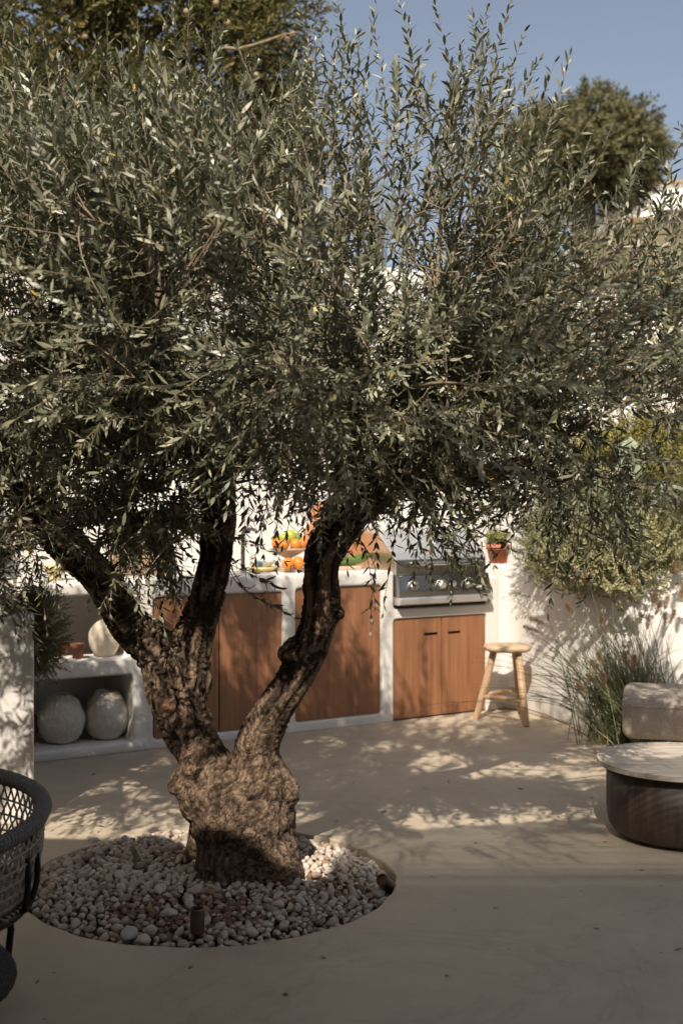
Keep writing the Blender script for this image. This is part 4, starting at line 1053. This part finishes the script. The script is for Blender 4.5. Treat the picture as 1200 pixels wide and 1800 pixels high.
def make_ottoman():
    t = empty('ottoman', (1.40,5.92,0), 'taupe woven fabric ottoman seat behind the round table', 'ottoman', R(-14))
    b = MB().box(-.012,1.15,.0,.58,.185,.392); bm = bmesh.new(); me = b.mesh('cushion'); bm.from_mesh(me)
    bmesh.ops.bevel(bm, geom=[e for e in bm.edges], offset=.048, segments=7, profile=.5, affect='EDGES'); bm.to_mesh(me); bm.free()
    for v in me.vertices:
        v.co.z += .006*mnoise.noise(v.co*5); v.co.y += .006*mnoise.noise(v.co*4+Vector((4,4,4)))
    cu = link('cushion', me, M['fabric'], t, smooth=True)
    MB().tube([(.03,-.002,.352),(1.1,-.002,.352)], .004, 6).build('piping', M['fabric'], cu)
    for x in (.05, 1.05):
        for y in (.06,.5): MB().lathe([(.014,0),(.02,.19)], 12, (x,y,0)).build('leg', M['tablewood'], t)
make_ottoman()

# ------------------------------------------------------------------ woven tub chair and pouf
def make_chair():
    c = Vector((-1.22,3.22,0)); t = empty('rope_chair', c, 'grey woven rope tub chair with black metal frame cut by the left edge', 'chair')
    R1, Z1, R0, Z0 = .405, .515, .355, .285
    n = 64
    rim = [(R1*math.cos(a), R1*math.sin(a), Z1 + .035*math.sin(a)) for a in np.linspace(0,2*np.pi,n,endpoint=False)]
    b = MB(); b.tube(rim, .0195, 12, closed=True)
    # braid wrapped round the rim
    for k in range(200):
        a = 2*math.pi*k/200; cx = Vector((math.cos(a), math.sin(a), 0)); base = Vector((R1*math.cos(a), R1*math.sin(a), Z1+.035*math.sin(a)))
        pts = []
        tang = Vector((-math.sin(a), math.cos(a), 0))
        for q in range(9):
            th = 2*math.pi*q/9; pts.append(base + (cx*math.cos(th)+Vector((0,0,1))*math.sin(th))*.020 + tang*.006*math.sin(th))
        b.tube(pts, .0042, 5, closed=True)
    b.build('rim', M['rope'], t, smooth=True)
    # open woven shell: crossing cords
    b = MB(); m = 84
    def shell(a, u):
        r = R0 + (R1-R0)*u + .018*math.sin(math.pi*u); return Vector((r*math.cos(a), r*math.sin(a), Z0 + (Z1 + .035*math.sin(a) - Z0)*u))
    for k in range(m):
        for sg in (1,-1):
            pts = [shell(2*math.pi*(k + sg*u*4.0)/m, u) + Vector((math.cos(2*math.pi*k/m), math.sin(2*math.pi*k/m),0))*.003*sg*math.sin(u*31) for u in np.linspace(0,1,12)]
            b.tube(pts, .0032, 5)
    for u in np.linspace(.08,.92,6):
        b.tube([shell(a,u) for a in np.linspace(0,2*np.pi,64,endpoint=False)], .0034, 5, closed=True)
    b.build('woven_shell', M['cord'], t, smooth=True)
    b = MB(); b.tube([(R0*math.cos(a)*1.02, R0*math.sin(a)*1.02, Z0-.012) for a in np.linspace(0,2*np.pi,64,endpoint=False)], .016, 10, closed=True)
    b.build('seat_ring', M['black'], t, smooth=True)
    s = MB()
    for k in range(-17,18):
        x = k*.022; h = math.sqrt(max(0, .375**2-x*x)); s.tube([(x,-h,Z0-.004),(x,0,Z0-.02),(x,h,Z0-.004)], .0045, 5); s.tube([(-h,x,Z0+.0),(0,x,Z0-.014),(h,x,Z0+.0)], .0045, 5)
    s.build('woven_seat', M['cord'], t, smooth=True)
    for a in (R(-6), R(174)):
        ca, sa = math.cos(a), math.sin(a); tg = Vector((-sa, ca, 0)); rd = Vector((ca, sa, 0)); pts = []
        for q in np.linspace(0,2*np.pi,28,endpoint=False):
            w = .035*math.cos(q); h = .105*math.sin(q); pts.append(rd*(R1-.012 + .010*math.cos(2*q)) + tg*w + Vector((0,0,.385+h)))
        f = MB(); f.tube(pts, .0085, 8, closed=True)
        f.tube([rd*(R1-.020)+tg*-.03+Vector((0,0,.41)), rd*(R1-.020)+tg*.03+Vector((0,0,.41))], .007, 8)
        f.build('side_loop', M['black'], t, smooth=True)
    for a in (45, 135, 225, 315):
        ca, sa = math.cos(R(a)), math.sin(R(a)); MB().tube([(R0*ca,R0*sa,Z0-.02),(R0*ca*1.03,R0*sa*1.03,.12),(R0*ca*.99,R0*sa*.99,.0)], .0105, 10).build('leg', M['black'], t, smooth=True)
    # pouf
    me = MB().sphere((0,0,.104), 1, 64, 32, (.215,.20,.104)).mesh('knitted_pouf')
    for v in me.vertices:
        a = math.atan2(v.co.y, v.co.x); v.co.z = max(.0, v.co.z); k = 1 + .035*abs(math.sin(a*16 + v.co.z*46)); v.co.x *= k; v.co.y *= k
    tag(link('knitted_pouf', me, M['knit'], None, (-1.085,3.16,0), smooth=True), 'dark knitted floor pouf at the bottom left corner below the rope chair', 'pouf')
make_chair()

# ------------------------------------------------------------------ beyond the wall
def make_cypress():
    loc = np.array((-2.3,11.4,-.35)); t = empty('cypress_tree', loc, 'big dark cypress with yellow-green sprays behind the wall at the upper left', 'tree')
    lum = []
    for k in range(290):
        z = rng.uniform(3.2, 7.6); r = 1.62*(1 - .045*abs(z-4.5)) if z < 7 else 1.62*(.89-.16*(z-7)); a = rng.uniform(0,2*np.pi)
        q = r*rng.uniform(.72,1.08); lum.append((loc[0]+q*math.cos(a), loc[1]+q*math.sin(a), z, rng.uniform(.28,.50)))
    B=[];D=[]
    for x,y,z,r in lum:
        m = int(95*(r/.4)**2); u = rand_unit(m); o = np.array((x-loc[0], y-loc[1], 0)); o = o/np.linalg.norm(o)
        u = u + o*.5; u /= np.linalg.norm(u,axis=1,keepdims=True)
        B.append(np.array((x,y,z)) + u*np.array((r,r,r*.8))*rng.uniform(.5,1,(m,1))); D.append(u + np.array((0,0,.35)) + rng.normal(0,.25,(m,3)))
    B = np.concatenate(B); D = np.concatenate(D); front = B[:,1] < loc[1]+.5; B = B[front]; D = D[front]
    n = len(B); polys, arr = shoots_leaves(B, D, rng.uniform(.13,.30,n), .060, .019, .024, 36, rng.normal(0,.12,(n,3)), .45, .22, whorl=2)
    leaves_obj('crown', arr, M['conifer'], t, loc, .1); print('cypress', len(arr[0]))
    stems = [np.array([[0,0,0],[0,.05,2],[.05,0,4],[0,0,6.5],[0,0,8.4]],float)]
    V,Q = tubes_np(stems,[np.array([.35,.3,.24,.15,.05])],12); link('trunk', from_np('trunk',V,Q), M['stem'], t, smooth=True)
    br = []
    for x,y,z,r in lum:
        a = np.array((0,0,max(.8,z-loc[2]-.6))); b = np.array((x,y,z))-loc; br.append(curve3(a,(a+b)/2+np.array((0,0,.15)),b,6))
    V,Q = tubes_np(br,[np.linspace(.045,.012,6)]*len(br),5); link('branches', from_np('branches',V,Q), M['stem'], t, smooth=True)
    # dead tan twig and cones at the right edge
    c = []; 
    for px,py in ((328,20),(450,132),(545,107),(515,60),(150,65),(400,40),(505,70),(380,5)):
        p = at(px,py,9.75); c.append(p)
    b = MB()
    for p in c: MB().sphere((p.x-loc[0],p.y-loc[1],p.z-loc[2]), .026, 8, 6).build('cone', M['oldwood'], t)
    tw = [np.array([np.array(at(390+k*27,75-(k*k*.9)+(k%2)*4 + (8 if k<3 else 0),9.7))-loc for k in range(6)])]
    V,Q = tubes_np(tw,[np.linspace(.016,.006,6)],5); link('bare_twig', from_np('bare_twig',V,Q), M['bark_twig'], t, smooth=True)
make_cypress()

def round_tree(px, py, Y, rpx, label, m, squash=1.0, n=900):
    c = at(px, py, Y); r = rpx*Y/F; gz = hill_z(c.x, c.y)
    loc = np.array((c.x, c.y, gz)); t = empty('round_tree', loc, label, 'tree')
    k = 90; cc = rand_unit(k); B = []; D = []
    for u in cc:
        mm = n//k; v = rand_unit(mm); q = np.array(c) + np.array((u[0],u[1],u[2]*squash))*r*rng.uniform(.62,.9) + v*r*rng.uniform(.14,.27); B.append(q); D.append(v+u*.8+np.array((0,0,.3)))
    B=np.concatenate(B); D=np.concatenate(D); m_=len(B)
    polys, arr = shoots_leaves(B, D, rng.uniform(.12,.30,m_)*r/1.4, .10*r/1.4, .036*r/1.4, .03*r/1.4, 45, rng.normal(0,.1,(m_,3)), .5,.25)
    leaves_obj('crown', arr, m, t, loc)
    V,Q = tubes_np([np.array([[0,0,-.2],[.05,0,(c.z-gz)*.5],[0,0,c.z-gz]])],[np.array([.16,.13,.06])*r],8); link('trunk', from_np('trunk',V,Q), M['stem'], t, smooth=True)
    br=[curve3(np.array((0,0,(c.z-gz)*.4)), np.array((u[0]*r*.3,u[1]*r*.3,(c.z-gz)*.8)), np.array((u[0]*r*.7,u[1]*r*.7,c.z-gz+u[2]*r*.6)),6) for u in cc[:24]]
    V,Q = tubes_np(br,[np.linspace(.06,.015,6)*r]*len(br),5); link('branches', from_np('branches',V,Q), M['stem'], t, smooth=True)
round_tree(1025,268,26,136,'dense dark green round-crowned tree on the hill in front of the white house', M['hedge'], .62, 5000)
round_tree(655,372,12.5,50,'small yellow-green treetop showing through the olive above the wall', M['lime'], 1.2, 420)

def make_house():
    Y = 31; p = at(1085, 402, Y); loc = Vector((p.x, p.y, p.z-.6)); t = empty('white_house', loc, 'white flat-roofed house on the hill at the upper right', 'house')
    b = MB(); b.box(0,9,0,5,0,.6+.95)
    def part(nm, m, *a): MB().box(*a).build(nm, m, t)
    w = MB(); w.box(0,1.0,0,.3,0,1.1); w.box(5.0,9,0,.3,0,1.1); w.box(0,9,-.0,.3,1.1,1.5); w.box(0,9,.32,5,0,1.5); w.build('wall', M['housewhite'], t)
    MB().box(.35,9,.2,5,1.503,1.60).build('upper_storey', M['housewhite'], t); MB().box(.8,9,1.0,5,1.603,2.02).build('upper_storey', M['housewhite'], t)
    MB().box(.72,9.1,.85,5.1,2.022,2.10).build('roof_edge', M['oldwood'], t)
    MB().box(1.02,4.98,.28,.31,0,1.08).build('window', M['glass'], t)
    MB().box(.25,1.0,-.06,-.01,0,.9).build('door', M['oldwood'], t)
make_house()

# dry scrub on the slope under the house
def make_scrub():
    B=[];D=[]
    for _ in range(2600):
        x = rng.uniform(3.2,12); y = rng.uniform(20,31); B.append((x,y,hill_z(x,y))); D.append(rng.normal(0,.45,3)+np.array((0,0,1)))
    B=np.array(B);D=np.array(D); polys, arr = shoots_leaves(B,D,rng.uniform(.15,.5,len(B)),.12,.02,.09,40,rng.normal(0,.1,(len(B),3)),.5,.3)
    m = leaf_mat('dry_scrub',[(0,(.16,.10,.055)),(.5,(.13,.12,.05)),(1,(.28,.20,.12))],.8,.15,(.2,.15,.05),.1)
    o = leaves_obj('dry_scrub', arr, m, None); tag(o,'dry brown scrub on the slope under the white house',None,None,'stuff')
make_scrub()

# a few dry leaves dropped on the patio and the pebbles
def make_litter():
    n = 64; P = np.stack([rng.uniform(-1.3,1.5,n), rng.uniform(3.3,7.0,n), np.full(n,.004)],1)
    inp = np.hypot(P[:,0]-PIT.x, P[:,1]-PIT.y) < PR; P[inp,2] = .035
    D = rand_unit(n); D[:,2] *= .12; arr = (P, D, np.tile([0,0,1.],(n,1)) + rng.normal(0,.25,(n,3)), rng.uniform(.02,.045,n), rng.uniform(.006,.011,n), rng.random(n))
    m = leaf_mat('dry_leaf',[(0,(.07,.05,.03)),(1,(.24,.18,.10))],.7,.05)
    o = leaves_obj('fallen_leaves', arr, m, None, None, .2); tag(o, 'dry olive leaves scattered over the patio floor', None, None, 'stuff')
make_litter()
